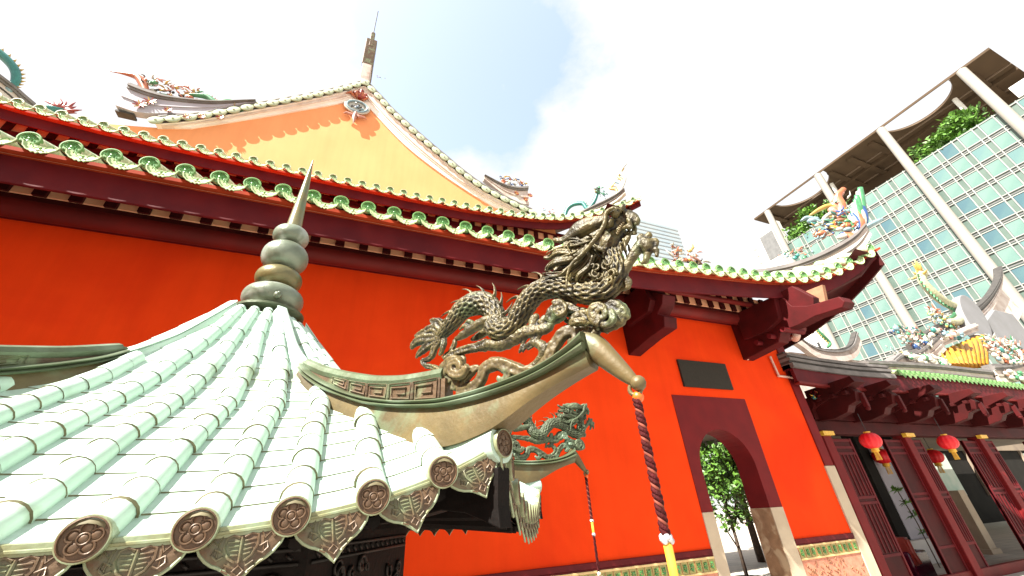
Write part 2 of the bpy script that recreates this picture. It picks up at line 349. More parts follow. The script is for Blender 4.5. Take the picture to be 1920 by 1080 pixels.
# six roof faces
am0=A0-R(30)
roof0.rotation_euler=(0,0,am0)
tag(roof0,'mint green ribbed roof slope')
def disc_mesh():
    d=MB(); r=.150*S
    # collar (mint) and brown face with raised flower, facing +x
    def ring(prof_,mi,n=28):
        V=[(x,rr*math.cos(a),rr*math.sin(a)) for x,rr in prof_ for a in np.linspace(0,2*math.pi,n,endpoint=False)]
        F=[]
        for i in range(len(prof_)-1):
            for j in range(n): q=(j+1)%n; F.append((i*n+j,i*n+q,(i+1)*n+q,(i+1)*n+j))
        d.add(V,F,mi)
    ring([(-.05,r*.93),(-.004,r*1.0),(.0,r*1.0),(.004,r*.97),(.004,r*.92)],1)
    ring([(.004,r*.92),(.005,r*.86),(-.001,r*.83),(-.001,r*.0)],0)
    ring([(-.05,r*.93),(-.05,0)],0)
    pr=r*.26
    for k in range(5):
        a=2*math.pi*k/5+math.pi/2; cy_,cz_=.43*r*math.cos(a),.43*r*math.sin(a)
        d.ball((-.001,cy_,cz_),pr*.8,12,0,(.35,1,1))
        c=[(.0005,cy_+pr*1.02*math.cos(t),cz_+pr*1.02*math.sin(t)) for t in np.linspace(a-2.1,a+2.1,14)]
        d.tube(c,.0022,6,0)
    d.ball((0,0,0),pr*.72,12,0,(.4,1,1)); d.tube([(.001,pr*.9*math.cos(t),pr*.9*math.sin(t)) for t in np.linspace(0,2*math.pi,17)],.0018,6,0)
    return d
def drip_mesh(wid,lift0=0,lift1=0):
    d=MB(); W=wid*S/2; H=.33*S
    # pointed ogee plate, leaning outward, face +x
    def outline(k=14):
        P=[]
        for i in range(k+1):
            t=i/k; y=-1+2*t; s=abs(y)
            z=-(.50+.18*math.cos(math.pi*y)*0) 
            z=-.66*(1-s**2.6)**.75-.34*max(0,1-s/.4)**1.5-.06
            P.append((y*W,z*H))
        return P
    bot=outline()
    k=len(bot)
    lean=lambda z: -.12*z*1.0
    top=[(y,.06*H) for y,_ in bot]
    V=[];
    for y,z in top: V.append((.004+lean(z)*.3,y,z))
    for t in (.25,.5,.75,1):
        for (y,zt),(_,zb) in zip(top,bot):
            z=zt+(zb-zt)*t; V.append((.004+lean(z)+.004*math.sin(t*3.1),y,z))
    F=[]
    for r_ in range(4):
        for i in range(k-1): F.append((r_*k+i,r_*k+i+1,(r_+1)*k+i+1,(r_+1)*k+i))
    n0=len(V); V2=[(x-.006,y,z) for x,y,z in V]
    d.add(V,F,0); d.add(V2,[f[::-1] for f in F],0)
    # rim bead
    rim=[V[4*k+i] for i in range(k)]
    d.tube([(x-.002,y,z+.001) for x,y,z in rim],.0042,6,1)
    d.tube([(.008,y,.03*H) for y,_ in top],.0045,6,1)
    # relief: a bat with ribbed wings and curls
    def rl(pts,r_=.0022,mi=0):
        d.tube([(.006+lean(z*H)+.004*math.sin(3.1*min(1,max(0,-z))),y*W,z*H) for y,z in pts],r_,5,mi)
    for sg in (-1,1):
        rl([(sg*.05,-.12),(sg*.2,-.05),(sg*.34,-.1),(sg*.36,-.3),(sg*.25,-.5),(sg*.1,-.6)],.003)
        for q in range(4): rl([(sg*.06,-.2-.09*q),(sg*(.3-.03*q),-.18-.09*q)],.0022)
        rl([(sg*.42,-.05),(sg*.5,-.2),(sg*.62,-.08),(sg*.7,-.2),(sg*.8,-.1)],.0026)
        rl([(sg*.4,-.35),(sg*.55,-.28),(sg*.6,-.4),(sg*.48,-.5),(sg*.36,-.45)],.0026)
        rl([(sg*.15,-.7),(sg*.3,-.62),(sg*.34,-.72),(sg*.2,-.8)],.0022)
    rl([(0,-.1),(0,-.62)],.0035); rl([(-.12,-.78),(0,-.68),(.12,-.78),(0,-.88),(-.12,-.78)],.0022)
    for sg in (-1,1): rl([(sg*.45,-.08),(sg*.5,-.45)],.0018)
    return d
te0=disc_mesh().build('tile_end',['disc_brown','edge_green'],roof0,smooth=True,ang=35)
dr0=drip_mesh(.615).build('drip_tile',['bronze_brown','edge_green'],roof0,smooth=True,ang=50)
def place_tile(o,a,off,z,tilt=0):
    o.location=face_frame(a,off,z); o.rotation_euler=(0,tilt,0)
first=True
for o0 in OFFS:
    e=te0 if first else te0.copy()
    if not first: col.objects.link(e); e.parent=roof0
    place_tile(e,EA+.11,o0,roofz(EA+.06,o0)+.03); first=False
first=True
edges=[-3.66]+OFFS+[3.66]
for x0,x1 in zip(edges[:-1],edges[1:]):
    e=dr0 if first else dr0.copy()
    if not first: col.objects.link(e); e.parent=roof0
    xm=(x0+x1)/2; z0,z1=roofz(EA,x0),roofz(EA,x1)
    if x0<-3.6: z0=roofz(EA,-3.55)
    e.location=face_frame(EA+.03,xm,(z0+z1)/2-.06); e.rotation_euler=(math.atan2(z1-z0,x1-x0),0,0); first=False
# eave edging strip
ed=MB(); ys=np.linspace(-3.68,3.68,49)
for y0,y1 in zip(ys[:-1],ys[1:]):
    q=[face_frame(EA-.08,y0,roofz(EA,y0)+.012),face_frame(EA+.06,y0,roofz(EA,y0)-.005),face_frame(EA+.06,y1,roofz(EA,y1)-.005),face_frame(EA-.08,y1,roofz(EA,y1)+.012)]
    lo=[(x,y,z-.022) for x,y,z in q]
    ed.hexa(lo+q)
eo=ed.build('eave_edging','edge_green',roof0,smooth=True,ang=50)
# soffit, rafters and carved frieze below each slope
def under():
    u=MB()
    ys=np.linspace(-1,1,17)
    u.grid(lambda t,f:(lambda a:face_frame(a,f*half(a),(roofz(a,f*half(a))-.2)*(1-t)+.22*t))(6.28-3.1*t),[0,.25,.5,.75,1],ys,0)
    for k in range(-5,6):
        yy=k*.62
        u.tube([face_frame(a,yy*min(1,a/6),(roofz(6.2,yy)-.27)*(a-3.2)/3.0+.16*(6.2-a)/3.0) for a in (6.2,5.5,4.8,4.0)],.02,6,0)
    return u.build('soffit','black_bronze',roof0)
under()
for k in range(1,6):
    c=copy_tree(roof0,pav); c.rotation_euler=(0,0,am0+R(60*k))
# ---- hip ridges (profile in r, z of the vertical plane through the hip)
MT=[(1.0,4.62),(1.5,4.0),(2.0,3.38),(2.5,2.95),(3.098,2.50),(3.728,2.17),(4.427,1.848),(5.009,1.641),(5.751,1.443),(6.573,1.307),(7.103,1.293),(7.505,1.309),(7.877,1.342),(8.159,1.395),(8.432,1.473),(8.56,1.60)]
MB_=[(1.0,4.5),(1.5,3.9),(2.0,3.28),(2.5,2.84),(3.098,2.38),(3.728,2.04),(4.133,1.865),(5.032,1.526),(5.763,1.347),(6.577,1.2),(7.101,1.18),(7.498,1.188),(7.865,1.214),(8.211,1.282),(8.56,1.39)]
LO=[(1.0,4.2),(2.0,2.95),(3.0,2.15),(4.0,1.45),(5.0,1.0),(6.0,.75),(6.9,.72),(7.25,.78),(7.514,.848),(7.701,.957),(7.987,1.073),(8.258,1.157),(8.516,1.226),(8.73,1.268)]
FT=[(2.80,2.74),(3.1,2.60),(3.503,2.41),(4.214,2.15),(4.963,1.905),(5.602,1.76),(6.159,1.69),(6.523,1.66)]
ip=lambda T,r:float(np.interp(r,[p[0] for p in T],[p[1] for p in T]))
def sm(T,rs):
    z=np.array([ip(T,r) for r in rs]); 
    for _ in range(6): z[1:-1]=.25*z[:-2]+.5*z[1:-1]+.25*z[2:]
    return z
def ridge():
    rs=np.linspace(1.0,8.6,90); zt=sm(MT,rs); zb=sm(MB_,rs); zl=sm(LO,rs)
    root=empty('hip_ridge',(0,0,0)); root.parent=pav
    m=MB()
    def loft(prof_fn,mi):
        rings=[prof_fn(i) for i in range(len(rs))]; n=len(rings[0]); V=[p for r_ in rings for p in r_]; F=[]
        for i in range(len(rs)-1):
            for j in range(n): q=(j+1)%n; F.append((i*n+j,i*n+q,(i+1)*n+q,(i+1)*n+j))
        F+= [tuple(range(n-1,-1,-1)),tuple((len(rs)-1)*n+j for j in range(n))]
        m.add(V,F,[2 if (k<(len(rs)-1)*n and rs[k//n]<2.75) else mi for k in range(len(F))])
    P=lambda r,y,z:(r*S,y*S,z*S+ZO)
    def web(i):
        r=rs[i]; t=min(1,max(0,(r-7.0)/1.5)); wt=.13; wb=.21*(1-t)+.09*t
        if r<3: wb=.2; wt=.12
        zu=zb[i]+.03; zz=zl[i]; out=[]
        for s_,ww in ((1,1),(-1,-1)):
            pass
        hs=[0,.18,.4,.65,.85,1]
        wd=lambda h:(wb*(1-h)**1.6+wt*(1-(1-h)**1.6))+.03*math.sin(h*math.pi)
        return [P(r,-wd(h),zz+(zu-zz)*h) for h in hs]+[P(r,wd(h),zz+(zu-zz)*h) for h in hs[::-1]]
    loft(web,0)
    # moulded rail in three beads
    def rail(i):
        r=rs[i]; b,t=zb[i],zt[i]; h=t-b; k=.55+.45*min(1,max(0,(r-2.3)/.7))
        sec=[(.13,0),(.205,.04),(.225,.2),(.205,.36),(.155,.42),(.16,.52),(.2,.6),(.215,.75),(.195,.92),(.13,1.0)]
        return [P(r,-y*k,b+h*v) for y,v in sec]+[P(r,y*k,b+h*v) for y,v in sec[::-1]]
    loft(rail,1)
    body=m.build('ridge_body',['bronze_smooth','bronze_green','tile_mint'],root,smooth=True,ang=40)
    # fret band standing on the rail
    f=MB(); fr=np.linspace(2.82,6.52,50); ft=sm(FT,fr); fb=np.array([np.interp(r,rs,zt)-.01 for r in fr])
    V=[];n=len(fr)
    for i,r in enumerate(fr):
        for y,z in ((-.06,fb[i]),(-.06,ft[i]),(.06,ft[i]),(.06,fb[i])): V.append(P(r,y,z))
    F=[]
    for i in range(n-1):
        for j in range(4): q=(j+1)%4; F.append((i*4+j,i*4+q,(i+1)*4+q,(i+1)*4+j))
    F+=[(3,2,1,0),tuple((n-1)*4+j for j in range(4))]; f.add(V,F,0)
    f.tube([P(r,0,z+.005) for r,z in zip(fr,ft)],.03,8,1,flat=1.0)
    f.tube([P(2.80,y,2.68) for y in (-.09,.09)],.03,10,1)
    for sy in (-.075,.075):
        for a in np.arange(3.9,6.45,.52):
            def q(u,v):
                r=a+u*.46; zb_=np.interp(r,fr,fb)+.04; zt_=np.interp(r,fr,ft)-.045; return P(r,sy,zb_+(zt_-zb_)*v)
            f.tube([q(*t) for t in ((0,0),(0,1),(1,1),(1,0),(.15,0),(.15,.72),(.8,.72),(.8,.3),(.4,.3))],.0042,4,0)
            f.tube([q(1.08,0),q(1.08,1)],.005,4,0)
    f.box((6.55*S,0,(1.46)*S+ZO),(.07*S,.15*S,.26*S),0)
    f.build('fret_band',['bronze_brown','bronze_green'],root,smooth=True,ang=35)
    # downward hook with ring
    h=MB(); hp=[(8.50,1.58,.12),(8.64,1.46,.135),(8.78,1.28,.11),(8.90,1.12,.08),(8.985,1.01,.05)]
    c=smooth_curve(hp,4); h.tube([P(r,0,z) for r,z,_ in c],[q*S for *_,q in c],12,0,flat=.75)
    h.tube([P(8.97+.055*math.cos(t),0,.955+.055*math.sin(t)) for t in np.linspace(0,2*math.pi,15)],.006,8,0,cap=False)
    h.ball(P(9.01,0,1.0),.022,10,0)
    h.build('hook','bronze_smooth',root,smooth=True,ang=50)
    # brown end disc under the hip
    return root
rg=ridge(); rg.rotation_euler=(0,0,A0)
d=disc_mesh().build('tile_end',['disc_brown','edge_green'],rg,smooth=True,ang=35); d.location=(7.43*S,0,.69*S+ZO)
cc=MB(); cc.tube([(x*S,0,z*S+ZO) for x,z in ((6.5,.62),(7.0,.66),(7.40,.69))],[.17*S,.19*S,.2*S],16,0); cc.build('corner_tile','tile_mint',rg,smooth=True)
cb=MB()
cb.slab([(7.42,.45),(7.40,.1),(7.42,-.1),(7.2,-.02),(6.95,.06),(6.6,.1),(6.2,.05),(5.4,.0),(4.6,.0),(4.6,.5)],lambda a,b,t:(a*S,t*S,b*S+ZO),-.1,.1)
cb.build('corner_bracket','black_bronze',rg,bevel=.004)
for k in range(1,6):
    c=copy_tree(rg,pav); c.rotation_euler=(0,0,A0+R(60*k))
# ---- finial
fi=empty('finial',(0.035,0.01,ZO)); fi.parent=pav
b=MB(); b.lathe([(r*S,z*S) for r,z in [(.0,4.5),(.42,4.5),(.55,4.62),(.74,4.66),(.80,4.72),(.80,4.78),(.72,4.80),(.66,4.84),(.0,4.86)]],40); b.build('base_plate','bronze_green',fi,smooth=True,ang=35)
def onion(name,r,z0,z1,mt,c=(0,0)):
    b=MB(); P=[]
    for t in np.linspace(-math.pi/2,math.pi/2,19):
        ct=abs(math.cos(t))**.72; st=math.copysign(abs(math.sin(t))**.95,t)
        P.append((max(.0,r*ct)*S,((z0+z1)/2+(z1-z0)/2*st)*S))
    b.lathe(P,40,c=(c[0]*S,c[1]*S,0)); return b.build(name,mt,fi,smooth='all')
M['ball_pale']=mat('pale_patina_ball',(.17,.20,.15),(.10,.12,.08),6,.33,.25,40,.2,extra=((.28,.31,.27),4,.52,.66))
M['ball_tan']=mat('tan_patina_ball',(.16,.135,.055),(.11,.10,.045),7,.33,.25,40,.25,extra=((.10,.13,.07),5,.5,.66))
onion('ball',.71,4.80,5.55,'ball_pale'); onion('ball',.56,5.47,6.13,'ball_tan'); onion('ball',.575,6.07,6.95,'ball_pale'); onion('ball',.46,6.92,7.55,'ball_pale')
b=MB(); b.lathe([(0,7.45*S),(.24*S,7.46*S),(.235*S,7.56*S),(.2*S,7.62*S),(.17*S,8.1*S),(.13*S,8.8*S),(.08*S,9.6*S),(.03*S,10.2*S),(.003,10.4*S)],24); b.build('spike','ball_tan',fi,smooth=True,ang=50)
b=MB(); ex=Vector((.3,-.95,0)).normalized(); b.ball((.0+ex.x*.69*S,ex.y*.69*S,5.02*S),.03,12); b.ball((ex.x*.80*S,ex.y*.80*S,5.04*S),.012,8); b.build('rosette','ball_pale',fi,smooth=True)
# ---- body below the roof
bd=MB()
ra=6.12
def hexring(r,z): return [(r*S*math.cos(A0+R(60*k)),r*S*math.sin(A0+R(60*k)),z) for k in range(6)]
V=[];lv=[(4.4,0),(4.4,.25),(3.6,.3),(3.6,ZO-.9),(3.8,ZO-.8),(3.85,ZO-.75),(3.95,ZO-.7),(3.95,ZO-.02),(3.9,ZO+.03),(3.85,ZO+.14)]
for r,z in lv: V+=hexring(r,z)
F=[(5,4,3,2,1,0),tuple(range(len(V)-6,len(V)))]
for i in range(len(lv)-1):
    for j in range(6): q=(j+1)%6; F.append((i*6+j,i*6+q,(i+1)*6+q,(i+1)*6+j))
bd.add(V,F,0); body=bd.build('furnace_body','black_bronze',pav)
fz=MB()
rnd=random.Random(4)
for k in range(6):
    am=am0+R(60*k); nx,ny=math.cos(am),math.sin(am); tx,ty=-ny,nx; ap=3.95*.866*S+.004
    def q(o_,z,e=0): return ((ap+e)*nx+o_*tx,(ap+e)*ny+o_*ty,z)
    W=3.95*.5*S-.03
    for z in (ZO-.62,ZO-.07,ZO-.12): fz.tube([q(-W,z),q(W,z)],.009,6)
    n=int(2*W/.07)
    for i in range(n):
        o_=-W+.04+i*(2*W-.08)/(n-1); fz.tube([q(o_-.012,ZO-.085),q(o_+.012,ZO-.105)],.007,5)
    for i in range(48):
        o_=rnd.uniform(-W+.05,W-.05); z=ZO-.16-rnd.random()*.42; r0=rnd.uniform(.02,.05); a0=rnd.random()*6.3
        fz.tube([q(o_+r0*(1-.06*t)*math.cos(a0+t*.55),z+r0*(1-.06*t)*math.sin(a0+t*.55),.004) for t in range(11)],rnd.uniform(.006,.011),6)
M['frieze']=mat('dark_carved_bronze',(.011,.008,.006),(.006,.004,.003),12,.55,.3,50,.0,spec=.25)
fz.build('carved_frieze','frieze',pav,smooth='all')
# ------------------------------------------------------------------ dragons
DR={'body':[(6.39,0,2.25,0.053),(6.5,0,2.31,0.071),(6.63,0,2.4,0.087),(6.77,0.02,2.53,0.104),(6.95,0.05,2.58,0.12),(7.12,0.08,2.54,0.121),(7.25,0.1,2.41,0.107),(7.32,0.08,2.25,0.099),(7.34,0.02,2.11,0.1),(7.46,0,2.01,0.109),(7.62,0,2.0,0.11),(7.75,0,2.12,0.11),(7.89,0,2.26,0.114),(8.04,0,2.34,0.11),(8.22,0,2.33,0.11),(8.4,0,2.26,0.106),(8.57,0,2.15,0.11),(8.72,0,2.07,0.117),(8.88,0,2.06,0.13),(8.99,0,2.14,0.125),(9.04,0,2.24,0.117),(9.03,0,2.38,0.11),(9.01,0,2.52,0.101)],
'tail':[[(6.48,0,2.28,0.053),(6.35,0,2.45,0.055),(6.22,0,2.54,0.035),(6.15,0,2.58,0.012)],[(6.44,0,2.27,0.049),(6.25,0,2.41,0.051),(6.05,0,2.41,0.042),(5.83,0,2.42,0.017)],[(6.42,0,2.25,0.048),(6.22,0,2.27,0.052),(5.97,0,2.32,0.051),(5.83,0,2.28,0.039),(5.78,0,2.22,0.014)],[(6.42,0,2.23,0.044),(6.23,0,2.19,0.045),(6.07,0,2.15,0.044),(5.94,0,2.09,0.027),(5.92,0,2.04,0.011)],[(6.42,0,2.19,0.04),(6.29,0,2.1,0.038),(6.24,0,2.0,0.034),(6.13,0,1.97,0.026),(6.04,0,1.99,0.016)],[(6.53,-0.06,2.15,0.032),(6.53,-0.08,2.01,0.03),(6.44,-0.06,1.93,0.02)],[(6.04,0,2.0,0.024),(6.09,0,1.9,0.023),(6.25,0,1.83,0.026),(6.42,0,1.74,0.03),(6.59,0,1.71,0.038)],[(6.67,0,2.12,0.023),(6.66,0,2.04,0.026),(6.57,0,1.95,0.025),(6.42,0,1.93,0.01)],[(6.52,0,1.84,0.049),(6.66,0,1.91,0.044),(6.87,0,1.92,0.038),(7.07,0,1.9,0.043),(7.24,0,1.89,0.057)]],
'hindleg':[[(7.46,0,2.18,0.039),(7.25,0,2.22,0.054),(7.06,0,2.2,0.062),(6.9,0,2.16,0.056),(6.76,0,2.13,0.041),(6.66,0,2.12,0.018)],[(6.92,0,2.21,0.034),(6.83,0,2.26,0.026),(6.74,0,2.23,0.015)],[(6.99,0,2.26,0.031),(6.91,0,2.32,0.024),(6.83,0,2.29,0.01)]],
'foreleg':[[(7.21,0,1.89,0.057),(7.45,0,1.82,0.066),(7.63,0,1.84,0.073),(7.81,0,1.87,0.07),(7.98,0,1.85,0.061),(8.12,0,1.83,0.049),(8.2,0,1.91,0.038)],[(7.89,0,1.84,0.03),(7.8,0,1.79,0.026),(7.74,0,1.7,0.019),(7.71,0,1.64,0.008)],[(7.95,0,1.81,0.03),(7.88,0,1.73,0.025),(7.79,0,1.68,0.021),(7.76,0,1.63,0.008)],[(8.03,0,1.8,0.025),(7.96,0,1.73,0.024),(7.88,0,1.67,0.018),(7.82,0,1.65,0.008)],[(7.92,0,1.89,0.055),(7.95,0,1.99,0.048),(8.02,0,2.03,0.031)],[(8.04,0,1.91,0.046),(8.1,0,1.96,0.04),(8.14,0,1.91,0.025)]],
'foot':[[(7.88,0,1.71,0.03),(7.97,0,1.69,0.045),(8.04,0,1.61,0.055),(8.01,0,1.54,0.04),(7.94,0,1.48,0.03),(7.88,0,1.44,0.036)],[(8.06,0,1.63,0.028),(8.14,0,1.63,0.019),(8.12,0,1.57,0.015)]],
'mane':[[(8.84,0,2.57,0.039),(8.65,0,2.58,0.039),(8.46,0,2.66,0.036),(8.31,0,2.67,0.027),(8.25,0,2.68,0.01)],[(8.8,0,2.53,0.035),(8.61,0,2.52,0.041),(8.41,0,2.54,0.037),(8.3,0,2.53,0.033),(8.25,0,2.48,0.014)],[(8.82,0,2.5,0.031),(8.64,0,2.44,0.031),(8.5,0,2.37,0.024),(8.39,0,2.38,0.015),(8.21,0,2.44,0.007)],[(8.84,0,2.45,0.031),(8.7,0,2.36,0.025),(8.59,0,2.3,0.02),(8.52,0,2.25,0.009)],[(8.86,0,2.43,0.026),(8.77,0,2.33,0.025),(8.66,0,2.26,0.019),(8.61,0,2.21,0.008)],[(8.72,0,2.63,0.024),(8.63,0,2.73,0.033),(8.56,0,2.7,0.033),(8.59,0,2.6,0.029),(8.68,0,2.57,0.018)],[(8.86,0,2.56,0.032),(8.76,0,2.69,0.032),(8.66,0,2.73,0.027),(8.6,0,2.79,0.02)]],
'horn':[[(9.12,0,2.81,0.037),(9.01,0,2.83,0.059),(8.88,0,2.85,0.078),(8.75,0,2.84,0.081),(8.63,0,2.81,0.054),(8.52,0,2.81,0.032),(8.4,0,2.88,0.02)],[(8.7,0,2.83,0.024),(8.61,0,2.88,0.014)],[(9.08,0,2.81,0.033),(9.09,0,2.88,0.027),(9.1,0,2.9,0.012)]],
'head':[(8.92,0,2.5,0.088),(9.02,0,2.59,0.114),(9.1,0,2.73,0.124),(9.18,0,2.81,0.101),(9.24,0,2.86,0.073),(9.3,0,2.87,0.04)],
'snout':[[(9.24,0,2.88,0.055),(9.32,0,2.81,0.05),(9.37,0,2.73,0.037),(9.37,0,2.67,0.02)],[(9.26,0,2.89,0.032),(9.29,0,2.94,0.03),(9.29,0,2.96,0.023)],[(9.12,0,2.67,0.027),(9.21,0,2.66,0.026),(9.29,0,2.65,0.026),(9.33,0,2.61,0.017)],[(9.31,0,2.75,0.031),(9.32,0,2.67,0.026),(9.29,0,2.61,0.017)]],
'jaw':[[(9.01,0,2.46,0.072),(9.11,0,2.48,0.059),(9.19,0,2.53,0.046),(9.24,0,2.58,0.036),(9.28,0,2.63,0.019)],[(9.16,0,2.5,0.022),(9.16,0,2.42,0.018),(9.16,0,2.35,0.008)],[(9.21,0,2.53,0.021),(9.21,0,2.42,0.019),(9.21,0,2.35,0.008)]],
'whisker':[(9.23,0,2.87,0.018),(9.13,0,2.85,0.021),(9.08,0,2.71,0.023),(8.95,0,2.58,0.022),(8.79,0,2.47,0.02),(8.63,0,2.39,0.018),(8.55,0,2.26,0.013),(8.52,0,2.11,0.008)],
'arm':[[(8.96,0,2.08,0.061),(9.05,0,2.11,0.052),(9.12,0,2.18,0.049),(9.2,0,2.27,0.045),(9.28,0,2.35,0.049),(9.36,0,2.42,0.057),(9.41,0,2.38,0.069),(9.42,0,2.3,0.05)],[(9.38,0,2.42,0.032),(9.37,0,2.51,0.03),(9.41,0,2.53,0.012)],[(9.42,0,2.43,0.032),(9.46,0,2.5,0.03),(9.48,0,2.52,0.01)],[(9.46,0,2.4,0.03),(9.51,0,2.38,0.027),(9.51,0,2.31,0.012)],[(9.45,0,2.31,0.032),(9.49,0,2.27,0.028),(9.47,0,2.2,0.014)],[(9.4,0,2.29,0.035),(9.36,0,2.21,0.029),(9.3,0,2.2,0.01)],[(9.11,0,2.09,0.032),(9.12,0,1.99,0.025),(9.03,0,1.98,0.017),(8.95,0,1.95,0.008)],[(9.14,0,2.1,0.02),(9.16,0,2.02,0.015),(9.12,0,1.96,0.008)]],
'cloud':[[(8.79,-0.12,1.64,0.026),(8.73,-0.12,1.69,0.027),(8.71,-0.12,1.75,0.026),(8.72,-0.12,1.81,0.026),(8.77,-0.12,1.84,0.026),(8.82,-0.12,1.83,0.024),(8.86,-0.12,1.79,0.024),(8.87,-0.12,1.75,0.023),(8.86,-0.12,1.71,0.022),(8.83,-0.12,1.69,0.021),(8.8,-0.12,1.7,0.021),(8.78,-0.12,1.72,0.02),(8.77,-0.12,1.75,0.019),(8.78,-0.12,1.77,0.019),(8.79,-0.12,1.77,0.018),(8.81,-0.12,1.77,0.017),(8.82,-0.12,1.76,0.017)],[(8.42,0,1.74,0.028),(8.47,0,1.8,0.057),(8.58,0,1.8,0.066),(8.7,0,1.77,0.07),(8.82,0,1.72,0.078),(8.95,0,1.68,0.06),(9.03,0,1.64,0.033)],[(8.81,0,1.88,0.043),(8.91,0,1.84,0.05),(8.98,0,1.76,0.052),(9.03,0,1.68,0.033),(9.05,0,1.63,0.014)],[(8.92,-0.1,1.75,0.022),(8.94,-0.12,1.64,0.026),(8.87,-0.1,1.61,0.022),(8.79,-0.1,1.62,0.021)],[(8.46,-0.1,1.75,0.027),(8.57,-0.12,1.74,0.023),(8.66,-0.12,1.7,0.018)],[(8.67,0,1.75,0.05),(8.65,0,1.67,0.046),(8.64,0,1.59,0.052),(8.61,0,1.55,0.055)],[(8.28,-0.1,2.04,0.027),(8.32,-0.1,2.05,0.027),(8.37,-0.1,2.03,0.026),(8.4,-0.1,1.99,0.024),(8.42,-0.1,1.95,0.024),(8.41,-0.1,1.92,0.023),(8.38,-0.1,1.9,0.022),(8.35,-0.1,1.9,0.022),(8.32,-0.1,1.91,0.021),(8.31,-0.1,1.94,0.02),(8.3,-0.1,1.96,0.021),(8.31,-0.1,1.98,0.019),(8.33,-0.1,1.99,0.018),(8.35,-0.1,1.98,0.018),(8.36,-0.1,1.97,0.017),(8.36,-0.1,1.96,0.016),(8.36,-0.1,1.95,0.016)],[(8.14,0,1.9,0.046),(8.2,0,1.95,0.063),(8.3,0,2.0,0.072),(8.41,0,2.01,0.038),(8.47,0,1.96,0.028),(8.55,0,1.91,0.024),(8.61,0,1.88,0.027)],[(8.35,0,2.1,0.02),(8.45,0,2.12,0.021),(8.51,0,2.05,0.018),(8.48,0,2.0,0.016),(8.51,0,1.93,0.016)]],
'base':[[(6.97,-0.1,1.64,0.034),(6.94,-0.1,1.58,0.032),(6.88,-0.1,1.56,0.031),(6.81,-0.1,1.57,0.031),(6.74,-0.1,1.6,0.03),(6.7,-0.1,1.65,0.03),(6.69,-0.1,1.7,0.03),(6.7,-0.1,1.73,0.028),(6.74,-0.1,1.75,0.027),(6.79,-0.1,1.75,0.028),(6.83,-0.1,1.72,0.026),(6.85,-0.1,1.7,0.025),(6.86,-0.1,1.67,0.024),(6.85,-0.1,1.65,0.023),(6.83,-0.1,1.65,0.022),(6.81,-0.1,1.65,0.021),(6.8,-0.1,1.66,0.021)],[(6.45,0,1.68,0.048),(6.56,0,1.75,0.071),(6.7,0,1.73,0.086),(6.84,0,1.68,0.055)],[(6.54,0,1.57,0.038),(6.67,0,1.61,0.037),(6.82,0,1.66,0.041),(6.89,0,1.6,0.032),(6.84,0,1.54,0.027),(6.77,0,1.59,0.023)],[(6.77,0,1.41,0.04),(6.82,0,1.5,0.04),(6.92,0,1.59,0.04),(7.04,0,1.62,0.027),(7.1,0,1.61,0.011)],[(6.74,0,1.39,0.04),(7.0,0,1.39,0.044),(7.13,0,1.48,0.044),(7.18,0,1.58,0.044),(7.32,0,1.61,0.044),(7.47,0,1.56,0.042),(7.64,0,1.46,0.04),(7.8,0,1.39,0.036),(7.96,0,1.39,0.035),(8.08,0,1.46,0.039),(8.16,0,1.58,0.039),(8.24,0,1.66,0.04),(8.34,0,1.72,0.04),(8.44,0,1.7,0.035),(8.46,0,1.62,0.028),(8.4,0,1.57,0.022),(8.36,0,1.62,0.017)],[(7.32,0,1.61,0.035),(7.47,0,1.54,0.038),(7.54,0,1.44,0.034),(7.47,0,1.37,0.028),(7.4,0,1.4,0.02),(7.41,0,1.44,0.015)],[(7.72,0,1.42,0.024),(7.88,0,1.45,0.023),(7.99,0,1.49,0.021),(8.07,0,1.53,0.017)],[(6.67,0,1.42,0.031),(6.7,0,1.51,0.03),(6.79,0,1.48,0.021)],[(8.49,0,1.69,0.031),(8.58,0,1.63,0.041),(8.67,0,1.64,0.043),(8.69,0,1.6,0.03)]]}

